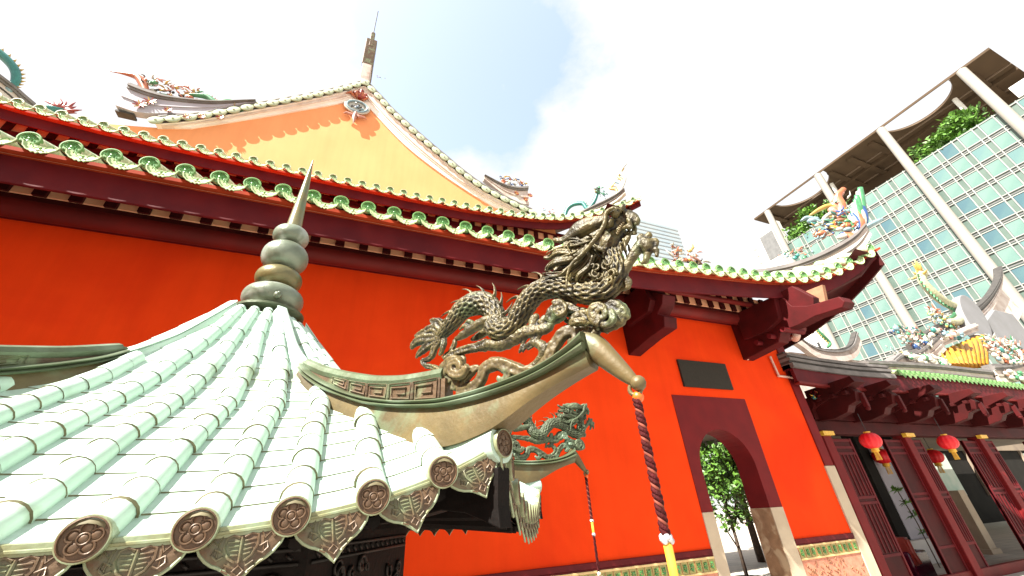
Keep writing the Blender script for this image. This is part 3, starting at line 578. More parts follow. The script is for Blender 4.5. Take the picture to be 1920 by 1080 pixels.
DB=(7.4,0.0,1.6)     # dragon base point in r, lateral, z
def dp(p): return ((p[0]-DB[0])*S,(p[1])*S,(p[2]-DB[2])*S)
def strands(L,name,parent,mt='bronze',n=10,flat=1.25,both=None,sub=5,ridge_=0,rm=None,rs=1.0):
    m=MB(); L=L if isinstance(L[0],list) else [L]
    for st in L:
        for sg in ((1,) if both is None else (1,-1)):
            base=[(p[0],(p[1]-(both or 0))*sg if both is not None else p[1],p[2],p[3]*rs) for p in st]
            c=smooth_curve(base,sub); 
            rr=np.maximum(c[:,3],.012)*S
            rr[-1]*=.5
            dsp=None
            if ridge_:
                dsp=lambda i,A,rr=rr: rr[i]*ridge_*np.cos(A*5)
            m.tube([dp(p) for p in c],rr,n if not ridge_ else 20,0,flat=flat,up=(0,1,0),disp=dsp)
    return m.build(name,mt,parent,smooth='all',rm=rm)
def make_dragon():
    root=empty('dragon_statue',(0,0,0))
    # scaled body
    c=smooth_curve(DR['body'],30)
    seg=np.r_[0,np.cumsum(np.linalg.norm(np.diff(c[:,:3],axis=0),axis=1))]
    n=int(seg[-1]/.0125); u=np.linspace(0,seg[-1],n); C_=np.array([np.interp(u,seg,c[:,k]) for k in range(4)]).T
    PT=.098
    def disp(i,A):
        uu=u[i]/PT; nrow=13; out=np.full(len(A),-1.0)
        for k in (0,1,2):
            row=math.floor(uu)-k+1; fu=uu-row      # distance behind the scale's root
            ph=(row%2)*.5; av=((A/(2*np.pi)*nrow+ph)%1.0)-.5
            rr=np.sqrt((fu/1.25)**2+(av*1.75)**2)
            ok=(rr<1)&(fu>=0)
            h=np.where(ok,.25+.75*rr,-1); out=np.where((out<0)&ok,h,out) if k else np.where(ok,h,out)
        out=np.where(out<0,.1,out)
        return (out-.35)*.042*S*np.clip(C_[i,3]/.11,.5,1.2)
    m=MB(); m.tube([dp(p) for p in C_],C_[:,3]*S*np.interp(np.arange(n)/n,[0,.3,.78,.9,1],[1.05,1.02,.92,.78,.6]),84,0,flat=1.15,up=(0,1,0),disp=disp)
    # dorsal fins, leaning back along the outer side of the back
    cen=np.array([(7.1,2.1)])
    T=np.gradient(C_[:,:3],axis=0); T/=np.linalg.norm(T,axis=1)[:,None]
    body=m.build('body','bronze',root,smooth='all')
    f=MB(); step=int(.14/.0125)
    for i in range(step,n-int(.6/.0125),step):
        t=T[i]; nrm=np.array((-t[2],0,t[0])); p=C_[i,:3]+nrm*C_[i,3]*.9
        if t[0]<-.2 : continue
        h=.13+.05*((i//step)%2)
        q=[tuple(p-t*.06)+(.045,),tuple(p+nrm*h*.45-t*.05)+(.035,),tuple(p+nrm*h*.85-t*.13)+(.018,),tuple(p+nrm*h-t*.21)+(.006,)]
        cc_=smooth_curve(q,3); f.tube([dp(x) for x in cc_],cc_[:,3]*S,6,0,flat=.55,up=(0,1,0))
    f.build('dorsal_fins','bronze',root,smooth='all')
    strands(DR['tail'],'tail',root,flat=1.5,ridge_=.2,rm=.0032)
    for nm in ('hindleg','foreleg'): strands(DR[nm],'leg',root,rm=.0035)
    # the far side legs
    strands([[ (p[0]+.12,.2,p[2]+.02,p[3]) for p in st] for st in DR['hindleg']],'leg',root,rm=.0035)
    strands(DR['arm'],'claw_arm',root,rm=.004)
    hd=MB(); c=smooth_curve(DR['head'],6)
    hd.tube([dp(p) for p in c],c[:,3]*S*.80,16,0,flat=1.45,up=(0,1,0))
    for nm in ('snout','jaw'):
        for st in DR[nm]:
            for sg in ((1,-1) if st is not DR[nm][0] else (0,)):
                cc_=smooth_curve([(p[0],sg*.07,p[2],p[3]) for p in st],5); hd.tube([dp(p) for p in cc_],np.maximum(cc_[:,3]*(.72 if nm=='jaw' else .95),.012)*S,12,0,flat=1.6 if sg==0 else 1,up=(0,1,0))
    hc=DR['head'][3]
    for sg in (-1,1):
        hd.ball(dp((hc[0]+.02,sg*.125,hc[2]+.03)),.048*S,12); hd.ball(dp((hc[0]-.07,sg*.13,hc[2]-.06)),.06*S,12)
        # brow and cheek ridges
        br=[(hc[0]-.12,sg*.12,hc[2]+.06,.03),(hc[0],sg*.14,hc[2]+.09,.04),(hc[0]+.1,sg*.1,hc[2]+.05,.025)]
        cc_=smooth_curve(br,5); hd.tube([dp(p) for p in cc_],cc_[:,3]*S,8)
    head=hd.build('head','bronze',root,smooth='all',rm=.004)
    # teeth in the open mouth
    tt=MB(); j0,j1=DR['jaw'][0][2],DR['jaw'][0][4]
    for k in range(7):
        t=k/6; 
        for sg in (-1,1):
            p=np.array((j0[0]*(1-t)+j1[0]*t-.02,sg*.08,j0[2]*(1-t)+j1[2]*t+.07))
            tt.tube([dp(p),dp(p+np.array((-.03,0,.05)))],[.018*S,.003*S],6,0)
    tt.build('teeth','bronze_smooth',head,smooth='all')
    strands([[ (p[0],p[1]-.13,p[2],p[3]) for p in st] for st in DR['horn']],'horn',head,ridge_=.1)
    strands([[ (p[0]-.03,p[1]+.15,p[2]+.05,p[3]) for p in st] for st in DR['horn']],'horn',head,ridge_=.1)
    for dz,o_ in ((0,-.14),(.05,.02),(-.02,.17)):
        strands([[ (p[0]+(.03 if o_>0 else 0),o_+(.03*(i%2)),p[2]+dz,p[3]*.95) for i,p in enumerate(st)] for st in DR['mane']],'mane',head,ridge_=.16)
    # fine hair strands over the neck
    hm=MB(); rn=random.Random(8)
    base=DR['mane']
    for k in range(46):
        st=rn.choice(base); o_=rn.uniform(-.2,.2); dx,dz=rn.uniform(-.05,.08),rn.uniform(-.08,.08)
        cc_=smooth_curve([(p[0]+dx+rn.uniform(-.015,.015),o_+rn.uniform(-.02,.02),p[2]+dz+rn.uniform(-.015,.015),p[3]*.36) for p in st],4)
        hm.tube([dp(p) for p in cc_],np.maximum(cc_[:,3],.008)*S,6,0,up=(0,1,0))
    for k in range(22):   # tuft on the chest
        a=rn.uniform(0,6.28); p=np.array((8.93+rn.uniform(-.12,.12),rn.choice((-.13,.13))+rn.uniform(-.03,.03),2.2+rn.uniform(-.14,.14))); r0=rn.uniform(.03,.07)
        hm.tube([dp(p+np.array((r0*(1-.08*t)*math.cos(a+t*.5),0,r0*(1-.08*t)*math.sin(a+t*.5)))) for t in range(9)],.014*S,6,0,up=(0,1,0))
    hm.build('hair_tufts','bronze',head,smooth='all')
    strands([(p[0],-.2,p[2],p[3]*1.1) for p in DR['whisker']],'whisker',head,flat=1)
    strands([(p[0]-.04,.2,p[2]+.02,p[3]*1.1) for p in DR['whisker']],'whisker',head,flat=1)
    for k,o_ in ((0,0),):
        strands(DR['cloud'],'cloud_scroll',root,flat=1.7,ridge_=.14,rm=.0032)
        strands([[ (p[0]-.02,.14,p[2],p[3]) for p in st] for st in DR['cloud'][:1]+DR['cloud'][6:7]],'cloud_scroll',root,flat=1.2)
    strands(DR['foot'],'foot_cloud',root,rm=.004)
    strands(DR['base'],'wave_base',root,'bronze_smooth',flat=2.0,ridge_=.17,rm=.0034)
    return root
dg=make_dragon()
def seat(o,k):
    a=A0+R(60*k); o.location=(CX+DB[0]*S*math.cos(a),CY+DB[0]*S*math.sin(a),DB[2]*S); o.rotation_euler=(0,0,a)
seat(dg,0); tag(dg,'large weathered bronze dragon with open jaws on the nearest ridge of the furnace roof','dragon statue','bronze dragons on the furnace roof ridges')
d2=copy_tree(dg); seat(d2,1)
def regreen(o):
    for s_ in o.material_slots:
        if s_.material in (M['bronze'],M['bronze_smooth']): s_.link='OBJECT'; s_.material=M['bronze_verdigris']
    for c in kids(o): regreen(c)
regreen(d2); tag(d2,'farther greenish bronze dragon on the next roof corner, right of the tile ends','dragon statue','bronze dragons on the furnace roof ridges')
# ------------------------------------------------------------------ tasselled cords hanging from the hooks
def cord(k,label,n1,full):
    a=A0+R(60*k); root=empty('tassel_cord',(CX+8.965*S*math.cos(a),CY+8.965*S*math.sin(a),.90*S),label,'tassel cord','red cords hanging from the furnace roof hooks')
    L=1.06*S; m=MB()
    for s_ in range(3):
        m.tube([(.0065*math.cos(t*55+s_*2.094),.0065*math.sin(t*55+s_*2.094),-t*L-.01) for t in np.linspace(0,1,220)],.0062 if s_<2 else .0042,8,0 if s_<2 else 1)
    m.build('twisted_cord',['cord','cord_pink'],root,smooth='all')
    m=MB(); m.ball((.006,0,-.005),.016,10,0); m.build('bead','cord_orange',root,smooth='all')
    m=MB()
    for q in range(9):
        t=q*.7; m.ball((.009*math.cos(t),.009*math.sin(t),-L-.012-.004*(q%3)),.008,8)
    m.build('foil_knot','silver',root,smooth='all')
    m=MB(); m.lathe([(.007,-L-.02),(.0105,-L-.03),(.0095,-L-.10),(.0105,-L-.105)],14); m.build('wrapping','gold',root,smooth='all')
    m=MB(); m.lathe([(.011,-L-.10),(.016,-L-.112),(.010,-L-.125)],14); m.build('foil_knot','silver',root,smooth='all')
    m=MB()
    for s_ in range(3):
        m.tube([(.006*math.cos(t*12+s_*2.094),.006*math.sin(t*12+s_*2.094),-L-.12-t*.25) for t in np.linspace(0,1,60)],.0052,6,0)
    m.build('twisted_cord','cord',root,smooth='all')
    m=MB()
    for q in range(5):
        t=q*1.2566; m.ball((.022*math.cos(t),.022*math.sin(t),-L-.40),.015,10)
    m.ball((0,0,-L-.37),.015,10); m.build('beads','pearl',root,smooth='all')
    m=MB()
    for q in range(40):
        t=q*2.4; r_=.004+.02*(q/40); m.tube([(r_*.6*math.cos(t),r_*.6*math.sin(t),-L-.42),(r_*1.2*math.cos(t),r_*1.2*math.sin(t),-L-.55),(r_*1.5*math.cos(t),r_*1.5*math.sin(t),-L-.72)],.0025,4)
    m.build('tassel','gold',root,smooth='all')
    return root
cord(0,'thick twisted dark red cord with silver foil hanging from the nearest bronze hook',3,True)
cord(1,'thin red cord with pearl beads and yellow tassel hanging beyond the smaller dragon',3,True)
# ------------------------------------------------------------------ temple hall
hall=empty('temple_hall',(0,6.5,G),'large temple hall with vermilion plaster side wall, double green tiled eaves and a yellow gable','temple hall')
HO=Vector((0,6.5,G))
def H(m):   # shift world coordinates to the hall's own frame
    m.v=[(x-HO.x,y-HO.y,z-HO.z) for x,y,z in m.v]; return m
D=6.5
# wall with arched doorway
DCX,DR_,DSP=7.38,.755,.61     # centre, radius, springing height
arc=[(DCX-DR_,G-.2)]+[(DCX+DR_*math.cos(t),DSP+DR_*math.sin(t)) for t in np.linspace(math.pi,0,25)]+[(DCX+DR_,G-.2)]
def holed(m,x0,x1,z0,z1,y0,y1,mi=0,mi_in=1):
    """front plate x0..x1, z0..z1 with the arched opening; the opening starts at z0"""
    ar=[(a,max(b,z0)) for a,b in arc]
    n=len(ar); outer=[]
    for a,b in ar:
        pass
    # strip quads between arch and outer frame
    outs=[]
    for i,(a,b) in enumerate(ar):
        if i==0: outs.append((x0,z0))
        elif i==n-1: outs.append((x1,z0))
        else:
            t=(i-1)/(n-3)
            # walk up left side, across the top, down right
            Ls=(z1-DSP); W=(x1-x0); tot=2*Ls+W; s=t*tot
            outs.append((x0,DSP+s) if s<Ls else ((x0+s-Ls,z1) if s<Ls+W else (x1,z1-(s-Ls-W))))
    # insert corners
    for yy,fl in ((y0,0),(y1,1)):
        V=[(a,yy,b) for a,b in ar]+[(a,yy,b) for a,b in outs]
        F=[(i,i+1,n+i+1,n+i) for i in range(n-1)]
        m.add(V,F,mi)
        # corner fill triangles
        for cx_,lo in ((x0,True),(x1,False)):
            for i in range(n-1):
                p,q=outs[i],outs[i+1]
                if (abs(p[0]-cx_)<1e-6)!=(abs(q[0]-cx_)<1e-6) and (abs(p[1]-z1)<1e-6 or abs(q[1]-z1)<1e-6) and abs(p[1]-q[1])>1e-6 and abs(p[0]-q[0])>1e-6:
                    m.add([(p[0],yy,p[1]),(cx_,yy,z1),(q[0],yy,q[1])],[(0,1,2)],mi)
    V=[(a,y0,b) for a,b in ar]+[(a,y1,b) for a,b in ar]
    m.add(V,[(i,i+1,n+i+1,n+i) for i in range(n-1)],mi_in)
    for a,b,c_,d_ in (((x0,z0),(x0,z1),0,0),((x0,z1),(x1,z1),0,0),((x1,z1),(x1,z0),0,0)):
        m.add([(a[0],y0,a[1]),(b[0],y0,b[1]),(b[0],y1,b[1]),(a[0],y1,a[1])],[(0,1,2,3)],mi)
SX0,SX1,SZ=6.345,8.49,2.055
m=MB(); m.box2(-13.5,SX0,D,D+.45,G,4.7); m.box2(SX1,10.6,D,D+.45,G,4.7); m.box2(SX0,SX1,D,D+.45,SZ,4.7)
H(m).build('plaster_wall','wall_red',hall)
m=MB(); holed(m,SX0,SX1,-.125,SZ,D-.012,D+.46,0,0); H(m).build('door_surround','maroon',hall)
m=MB(); m.box2(SX0,DCX-DR_-.0,D-.02,D+.47,G,-.125); H(m).build('door_jamb','granite',hall,bevel=.01)
m=MB(); m.box2(DCX+DR_,SX1,D-.02,D+.47,G,-.125,0); m.add([(DCX+DR_-.003,D+.0,G),(DCX+DR_-.003,D+.46,G),(DCX+DR_-.003,D+.46,-.128),(DCX+DR_-.003,D+.0,-.128)],[(0,1,2,3)],1)
o=H(m).build('door_jamb',['granite','granite_brown'],hall); tag(o,'granite jamb with brown stained reveal')
m=MB(); m.box2(SX0,SX1,D-.05,D+.5,G,G+.16); H(m).build('threshold','granite',hall,bevel=.01)
m=MB(); m.box2(10.32,10.62,D-.03,D+.5,.62,4.6); H(m).build('corner_pilaster','maroon',hall,bevel=.008)
m=MB(); m.box2(10.30,10.64,D-.035,D+.5,G,.618); H(m).build('corner_stone','granite',hall,bevel=.012)
# dado of tiles
def dado(x0,x1):
    m=MB(); m.box2(x0,x1,D-.035,D+.01,-.765,-.685); m.box2(x0,x1,D-.022,D+.01,-.79,-.767); H(m).build('dado_cornice','maroon_dark',hall,bevel=.006)
    m=MB(); m.box2(x0,x1,D-.034,D+.01,-.825,-.793); m.box2(x0,x1,D-.034,D+.01,-1.03,-1.0); H(m).build('dado_moulding','cream_line',hall,bevel=.005)
    m=MB(); m.box2(x0,x1,D-.02,D+.01,-1.0,-.825,0); n=int((x1-x0)/.15)
    for i in range(n):
        xc=x0+(i+.5)*(x1-x0)/n; zc=-.912
        for k in range(9):
            a=k*2*math.pi/9+.2; l=.058 if k%2 else .045
            m.tube([(xc,D-.021,zc),(xc+l*.6*math.cos(a),D-.03,zc+l*.75*math.sin(a)),(xc+l*math.cos(a),D-.023,zc+l*1.25*math.sin(a))],[.006,.011,.003],5,1)
        m.ball((xc,D-.024,zc),.011,8,2)
        m.box((x0+i*(x1-x0)/n,D-.022,zc),(.006,.012,.17),2)
    H(m).build('dado_frieze',['olive_tile','jade_dark','c_orange'],hall)
    m=MB(); m.box2(x0,x1,D-.018,D+.01,G,-1.03,0); rn=random.Random(int(x0*10))
    for i in range(int((x1-x0)*90)):
        xc=rn.uniform(x0+.04,x1-.04); zc=rn.uniform(-1.85,-1.07); a=rn.random()*6.3; l=rn.uniform(.03,.06); c_=rn.uniform(-.8,.8)
        m.tube([(xc,D-.02,zc),(xc+l*math.cos(a),D-.028,zc+l*math.sin(a)),(xc+l*1.5*math.cos(a+c_),D-.02,zc+l*1.5*math.sin(a+c_))],[.006,.010,.004],5,1)
    H(m).build('dado_relief_tiles',['pink_tile','terracotta'],hall)
dado(-13.4,SX0-.01); dado(SX1+.01,10.29)
# profiles of the two eaves
LZ=[(0,4.16),(3.4,4.16),(5,4.19),(6,4.25),(7.05,4.35),(7.85,4.41),(8.65,4.48),(9.5,4.55),(10.35,4.64),(10.9,4.75),(11.45,4.94),(12.15,5.26),(12.95,5.70)]
def lz(x): d=abs(x+.65); return float(np.interp(d,[p[0] for p in LZ],[p[1] for p in LZ]))
def ly(x): d=abs(x+.65)-8.65; return 5-.85*(max(0,d)/4.3)**2
UZ=[(0,8.34),(3,8.36),(4.35,8.40),(5.77,8.50),(6.73,8.62),(7.76,8.83),(8.8,9.14),(9.6,9.43),(10.44,9.76),(10.8,9.96)]
def uz(x): d=abs(x+1.9); return float(np.interp(d,[p[0] for p in UZ],[p[1] for p in UZ]))
def uy(x): d=abs(x+1.9)-7.4; return 9-.9*(max(0,d)/3.5)**2
def eave(name,xc,hw,zf,yf,x_vis,slope,depth,fh,soff,mats_disc,pitch=.38,tr=.103,soffy=0,soffz=None):
    xs=np.arange(xc-hw,xc+hw+.01,.2); xs[-1]=xc+hw
    def rz_(x,t): return zf(x)+slope*t+.03*t*t
    root=MB()
    # roof slab
    dm=lambda x,t: t*min(1,max(.25,(hw-abs(x-xc))*.9)/depth)
    root.grid(lambda x,t:(x,yf(x)+.02+dm(x,t),rz_(x,dm(x,t))-.13),xs,np.linspace(0,depth,10),1)
    root.grid(lambda x,t:(x,yf(x)+.02+dm(x,t),rz_(x,dm(x,t))-.20),xs,np.linspace(0,depth,10),2)
    X0=math.ceil((x_vis[0])/pitch)*pitch
    # keep phase so that a tile end stands at x = -4.13
    ph=(-.147)%pitch; cx=[x for x in np.arange(-40,40)*pitch+ph if x_vis[0]<=x<=x_vis[1]]
    for x in cx:
        for k in range(5):
            t0,t1=k*.42-(.06 if k==0 else 0),(k+1)*.42+.02
            if t1>max(.5,(hw-abs(x-xc))*.95+.3): continue
            A=[(x,yf(x)-.0+t,rz_(x,t)+.0) for t in (t0,(t0+t1)/2,t1)]
            root.tube(A,[tr*.98,tr*.94,tr*.88],12,0,cap=False)
    roof=H(root).build(name,['jade_pale','terracotta','soffit'],hall,smooth=True,ang=40)
    # end disc
    d=MB(); n=20
    def ringp(pr,mi):
        V=[(rr*math.cos(a),y,rr*math.sin(a)) for y,rr in pr for a in np.linspace(0,2*math.pi,n,endpoint=False)]; F=[]
        for i in range(len(pr)-1):
            for j in range(n): q=(j+1)%n; F.append((i*n+j,i*n+q,(i+1)*n+q,(i+1)*n+j))
        d.add(V,F,mi)
    r=tr*1.04
    ringp([(.06,r*.9),(0,r),(-.008,r*.97),(-.010,r*.86),(-.002,r*.82),(-.002,0)],0)
    rn=random.Random(3)
    for q in range(7):
        a=q*.9+.3; rr=.45*r
        d.tube([(rr*math.cos(a)+.2*r*(1-.08*t)*math.cos(a+t*.7),-.004,rr*math.sin(a)+.2*r*(1-.08*t)*math.sin(a+t*.7)) for t in range(7)],r*.06,5,1)
    d.ball((0,-.002,0),r*.18,8,1,(1,.4,1))
    e0=d.build('tile_end',[mats_disc,'jade_dark'],roof,smooth=True,ang=35)
    # leaf shaped drip tile with relief
    l=MB(); W=pitch*.43; Hh=.15; k=16; V=[]
    for j in range(5):
        t=j/4
        for i in range(k+1):
            y=-1+2*i/k; s=abs(y); dpt=(1-s**2.2)**.6
            V.append((y*W,-.07-.06*t,.045*(1-t)*(y*y)-.02-t*Hh*dpt*(.93+.07*math.cos(7*math.pi*y))))
    n=k+1; F=[(j*n+i,j*n+i+1,(j+1)*n+i+1,(j+1)*n+i) for j in range(4) for i in range(k)]
    l.add(V,F,0); l.add([(x,y+.012,z) for x,y,z in V],[f[::-1] for f in F],0)
    l.tube([(V[4*n+i][0],V[4*n+i][1]-.002,V[4*n+i][2]) for i in range(n)],.008,6,0)
    l.tube([(V[i][0],V[i][1]-.002,V[i][2]) for i in range(n)],.006,6,0)
    for sg in (-1,1):
        l.tube([(sg*W*(.15+.5*t),-.105-.03*math.sin(t*3),-.055-.03*math.sin(t*6)) for t in np.linspace(0,1,7)],.006,5,1)
    l.ball((0,-.115,-.075),.016,8,1)
    dr=l.build('drip_tile',['jade_leaf','jade'],roof,smooth=True,ang=50)
    f1=f2=True
    for x in cx:
        if f1: e=e0;f1=False
        else: e=e0.copy(); col.objects.link(e); e.parent=roof
        sl_=math.atan2(yf(x+.1)-yf(x-.1),.2)
        e.location=Vector((x,yf(x)-.08,zf(x)))-HO; e.rotation_euler=(0,0,sl_)
        x2=x+pitch/2
        if x2>x_vis[1]: continue
        if f2: e=dr;f2=False
        else: e=dr.copy(); col.objects.link(e); e.parent=roof
        tz=math.atan2(zf(x2+.1)-zf(x2-.1),.2); sl_=math.atan2(yf(x2+.1)-yf(x2-.1),.2)
        e.location=Vector((x2,yf(x2)-.02,zf(x2)-.085))-HO; e.rotation_euler=(0,-tz,sl_)
    # fascia board: lip coloured orange red for the sun on it, dark board
    def board(y0,y1,za,zb,nm,mt,a=-1e9,b=1e9):
        m=MB()
        for p,q in zip(xs[:-1],xs[1:]):
            m.hexa([(p,yf(p)+y0,zf(p)+za(p)),(q,yf(q)+y0,zf(q)+za(q)),(q,yf(q)+y1,zf(q)+za(q)),(p,yf(p)+y1,zf(p)+za(p)),(p,yf(p)+y0,zf(p)+zb(p)),(q,yf(q)+y0,zf(q)+zb(q)),(q,yf(q)+y1,zf(q)+zb(q)),(p,yf(p)+y1,zf(p)+zb(p))])
        return H(m).build(nm,mt,hall)
    board(-.045,.12,lambda x:-.19,lambda x:-.135,'eave_lip','fascia_sunlit')
    board(.07,.11,lambda x:-fh(x),lambda x:-.191,'fascia_board','maroon_dark')
    # rafters
    m=MB()
    for x in cx:
        y0=yf(x); 
        for dx in (0,):
            m.hexa([(x-.075,y0+.09,zf(x)-fh(x)+.06),(x+.075,y0+.09,zf(x)-fh(x)+.06),(x+.075,y0+soff,zf(x)-.30+slope*soff-.10),(x-.075,y0+soff,zf(x)-.30+slope*soff-.10),
                    (x-.075,y0+.09,zf(x)-.22),(x+.075,y0+.09,zf(x)-.22),(x+.075,y0+soff,zf(x)-.22+slope*soff),(x-.075,y0+soff,zf(x)-.22+slope*soff)])
    H(m).build('rafters','maroon_dark',roof)
    if soffz:
        m=MB(); m.box2(xs[0]+1,xs[-1]-1.5,soffy,soffy+.03,soffz[0],soffz[1])
        for x in cx:
            if xs[0]+1<x<xs[-1]-1.5: m.hexa([(x-.07,soffy-.05,soffz[0]-.02),(x+.07,soffy-.05,soffz[0]-.02),(x+.07,soffy-.003,soffz[0]-.02),(x-.07,soffy-.003,soffz[0]-.02),(x-.07,soffy-.05,soffz[1]),(x+.07,soffy-.05,soffz[1]),(x+.07,soffy-.003,soffz[1]),(x-.07,soffy-.003,soffz[1])],1)
        H(m).build('infill_boards',['soffit','gate_dark'],hall)
    return roof
lf=lambda x: float(np.interp(abs(x+.65),[0,5.5,7,8.5,10,11,11.8,12.95],[.57,.57,.58,.55,.52,.50,.47,.36]))
uf=lambda x: float(np.interp(abs(x+1.9),[0,6.7,8.7,10.44],[.50,.46,.44,.40]))
eave('lower_roof',-.65,12.95,lz,ly,(-5.4,12.2),.5,2.2,lf,1.0,'jade',soffy=6.04,soffz=(4.14,4.6))
eave('upper_roof',-1.9,10.8,uz,uy,(-9.6,8.8),.62,1.6,uf,.45,'jade_pale',soffy=9.60,soffz=(8.16,8.50))
# hall ends of the lower roof corner: returning eave
def side_eave(xe,y0,y1,zf,nm,inward):
    m=MB(); ys=np.linspace(y0,y1,30)
    zz=lambda y: zf(min(1,(y-y0)/4.2))
    for a,b in zip(ys[:-1],ys[1:]):
        xo=lambda y: xe-.35*min(1,((y-y0)/3.5))
        m.hexa([(xo(a)-.06,a,zz(a)-.6),(xo(a)+.0,a,zz(a)-.6),(xo(b)+.0,b,zz(b)-.6),(xo(b)-.06,b,zz(b)-.6),(xo(a)-.06,a,zz(a)-.1),(xo(a),a,zz(a)-.1),(xo(b),b,zz(b)-.1),(xo(b)-.06,b,zz(b)-.1)])
    H(m).build(nm,'gate_dark',hall)
    m=MB(); m.grid(lambda y,t:(xe-.35*min(1,((y-y0)/3.5))-t,y,zz(y)-.34+.02*t),ys,[0,.5,1.0],0); H(m).build('side_soffit','gate_dark',hall)
side_eave(12.28,4.2,11,lambda t:5.68-1.25*(1-(1-t)**2.2),'side_fascia_board',1)
side_eave(8.5,8.35,14,lambda t:9.72-1.1*(1-(1-t)**2.2),'side_fascia_board',1)
# beams under the lower eave
m=MB(); m.box2(-13.2,10.9,6.10,6.42,4.06,4.24); H(m).build('purlin_beam','gate_dark',hall,bevel=.02)
m=MB(); m.tube([(-13.2,6.24,4.02),(11.3,6.24,4.04)],.15,24,up=(0,0,1)); H(m).build('round_purlin','beam_red',hall,smooth=True)
m=MB(); m.tube([(-13.2,5.72,4.12),(10.9,5.72,4.18),(12.0,5.6,4.35)],.06,16,up=(0,0,1)); H(m).build('round_purlin','beam_red',hall,smooth=True)
m=MB(); m.box2(-13.2,10.6,6.30,6.51,3.98,4.75); H(m).build('wall_plate','maroon_dark',hall)
# beams and recessed wall under the upper eave
m=MB(); m.box2(-11.5,8.0,9.55,9.75,7.9,8.2); H(m).build('purlin_beam','maroon_dark',hall,bevel=.02)
m=MB(); m.tube([(-11.5,9.6,7.9),(8.0,9.6,7.9)],.13,16,up=(0,0,1)); H(m).build('round_purlin','beam_red',hall,smooth=True)
m=MB(); m.box2(-11.5,7.6,9.95,10.2,5.5,8.9); H(m).build('clerestory_wall','maroon',hall)
m=MB(); m.box2(-11.4,2.0,10.2,18,G,9.2); m.box2(2.0,7.5,10.2,12,5.0,9.2); m.box2(-13.2,10.55,6.95,18,G,4.7) if False else None; H(m).build('inner_block','maroon_dark',hall)
m=MB(); m.box2(-13.4,2.0,6.95,17,G,5.2); H(m).build('rear_block','wall_red',hall)
# brackets
def bracket(x,poly,th,lab=None):
    m=MB(); m.slab(poly,lambda a,b,t:(x+t,a,b),-th,th); return H(m).build('eave_bracket','bracket_maroon',hall,bevel=.015)
bracket(5.6,[(6.5,3.85),(6.5,2.86),(6.25,2.90),(5.75,2.97),(5.30,3.0),(5.24,3.2),(5.40,3.32),(5.2,3.45),(5.12,3.62),(5.4,3.85),(5.3,4.0),(5.6,4.1),(6.5,4.1)],.16)
bracket(5.6,[(6.2,3.4),(5.5,3.42),(5.35,3.6),(5.5,4.05),(6.2,4.05)],.28)
bracket(9.1,[(6.5,3.85),(6.5,3.04),(6.2,3.06),(5.5,3.12),(5.35,3.32),(4.95,3.30),(4.55,3.33),(4.02,3.27),(3.93,3.36),(3.98,3.50),(4.6,3.60),(4.9,3.75),(5.0,4.0),(5.5,4.15),(6.5,4.15)],.17)
bracket(9.1,[(6.2,3.45),(5.6,3.42),(5.2,3.55),(5.1,4.1),(6.2,4.15)],.30)
bracket(9.1,[(5.0,3.55),(4.55,3.5),(4.45,3.75),(4.75,4.2),(5.1,4.2)],.1)
m=MB()
for k in range(3): m.tube([(9.1-.34,5.9-.35*k,3.25+.02*k),(9.1+.34,5.9-.35*k,3.25+.02*k)],.06,10)
H(m).build('bracket_pegs','maroon_dark',hall,smooth=True)
m=MB(); m.slab([(4.6,3.75),(4.5,4.2),(5.0,4.2)],lambda a,b,t:(9.6+t+.25*(5-a),a,b),-.05,.05); H(m).build('corner_board','terracotta',hall)
# corner beam reaching out to the lifted corner
m=MB(); m.tube([(9.6,6.4,4.1),(10.8,5.3,4.55),(11.7,4.6,4.95),(12.15,4.3,5.35)],[.17,.16,.13,.08],10); H(m).build('corner_beam','gate_dark',hall)
# plaster ridge running up from the lifted corner of the lower roof
def ridgewall(pts,th,h,mats,name,parent=hall,cap=.05,cupper=True,relief=None):
    P=smooth_curve(pts,6); root=MB(); n=len(P)
    T=np.gradient(P[:,:3],axis=0); side=np.stack([-T[:,1],T[:,0],0*T[:,0]],1); side/=np.linalg.norm(side,axis=1)[:,None]
    def band(w0,z0,z1,mi):
        V=[]
        for i in range(n):
            for s_,z in ((-1,z0),(1,z0),(1,z1),(-1,z1)):
                p=P[i,:3]+side[i]*s_*w0; V.append((p[0],p[1],p[2]+z*P[i,3]))
        F=[(i*4+j,i*4+(j+1)%4,(i+1)*4+(j+1)%4,(i+1)*4+j) for i in range(n-1) for j in range(4)]+[(3,2,1,0),tuple((n-1)*4+j for j in range(4))]
        root.add(V,F,mi)
    band(th,-h,-cap*1.6,0); band(th+.05,-cap*1.6,-cap*.3,1); band(th+.09,-cap*.29,cap,1); band(th+.04,cap*1.01,cap*2.2,1)
    band(th+.03,-h*.55,-h*.48,2)
    return H(root).build(name,mats,parent,smooth=True,ang=35)
ridgewall([(7.6,8.9,5.9,1),(9.52,6.93,5.62,1),(10.12,6.33,5.58,1),(10.86,5.59,5.53,1),(11.44,5.01,5.66,.9),(11.98,4.47,5.93,.75),(12.3,4.15,6.25,.5)],.10,.62,['white_plaster','grey_plaster','dark_grey'],'corner_ridge')
ridgewall([(5.9,11,9.75,1),(6.94,9.96,9.80,.8),(7.58,9.32,9.95,.7),(8.17,8.73,10.12,.55),(8.5,8.4,10.35,.4)],.09,.40,['white_plaster','grey_plaster','dark_grey'],'corner_ridge')
ridgewall([(-8.2,11.3,9.7,1),(-9.0,10.5,10.05,1),(-9.35,10.15,10.2,.9),(-10.6,8.9,10.5,.8),(-12.2,8.2,10.9,.5)],.09,.45,['white_plaster','grey_plaster','dark_grey'],'corner_ridge')
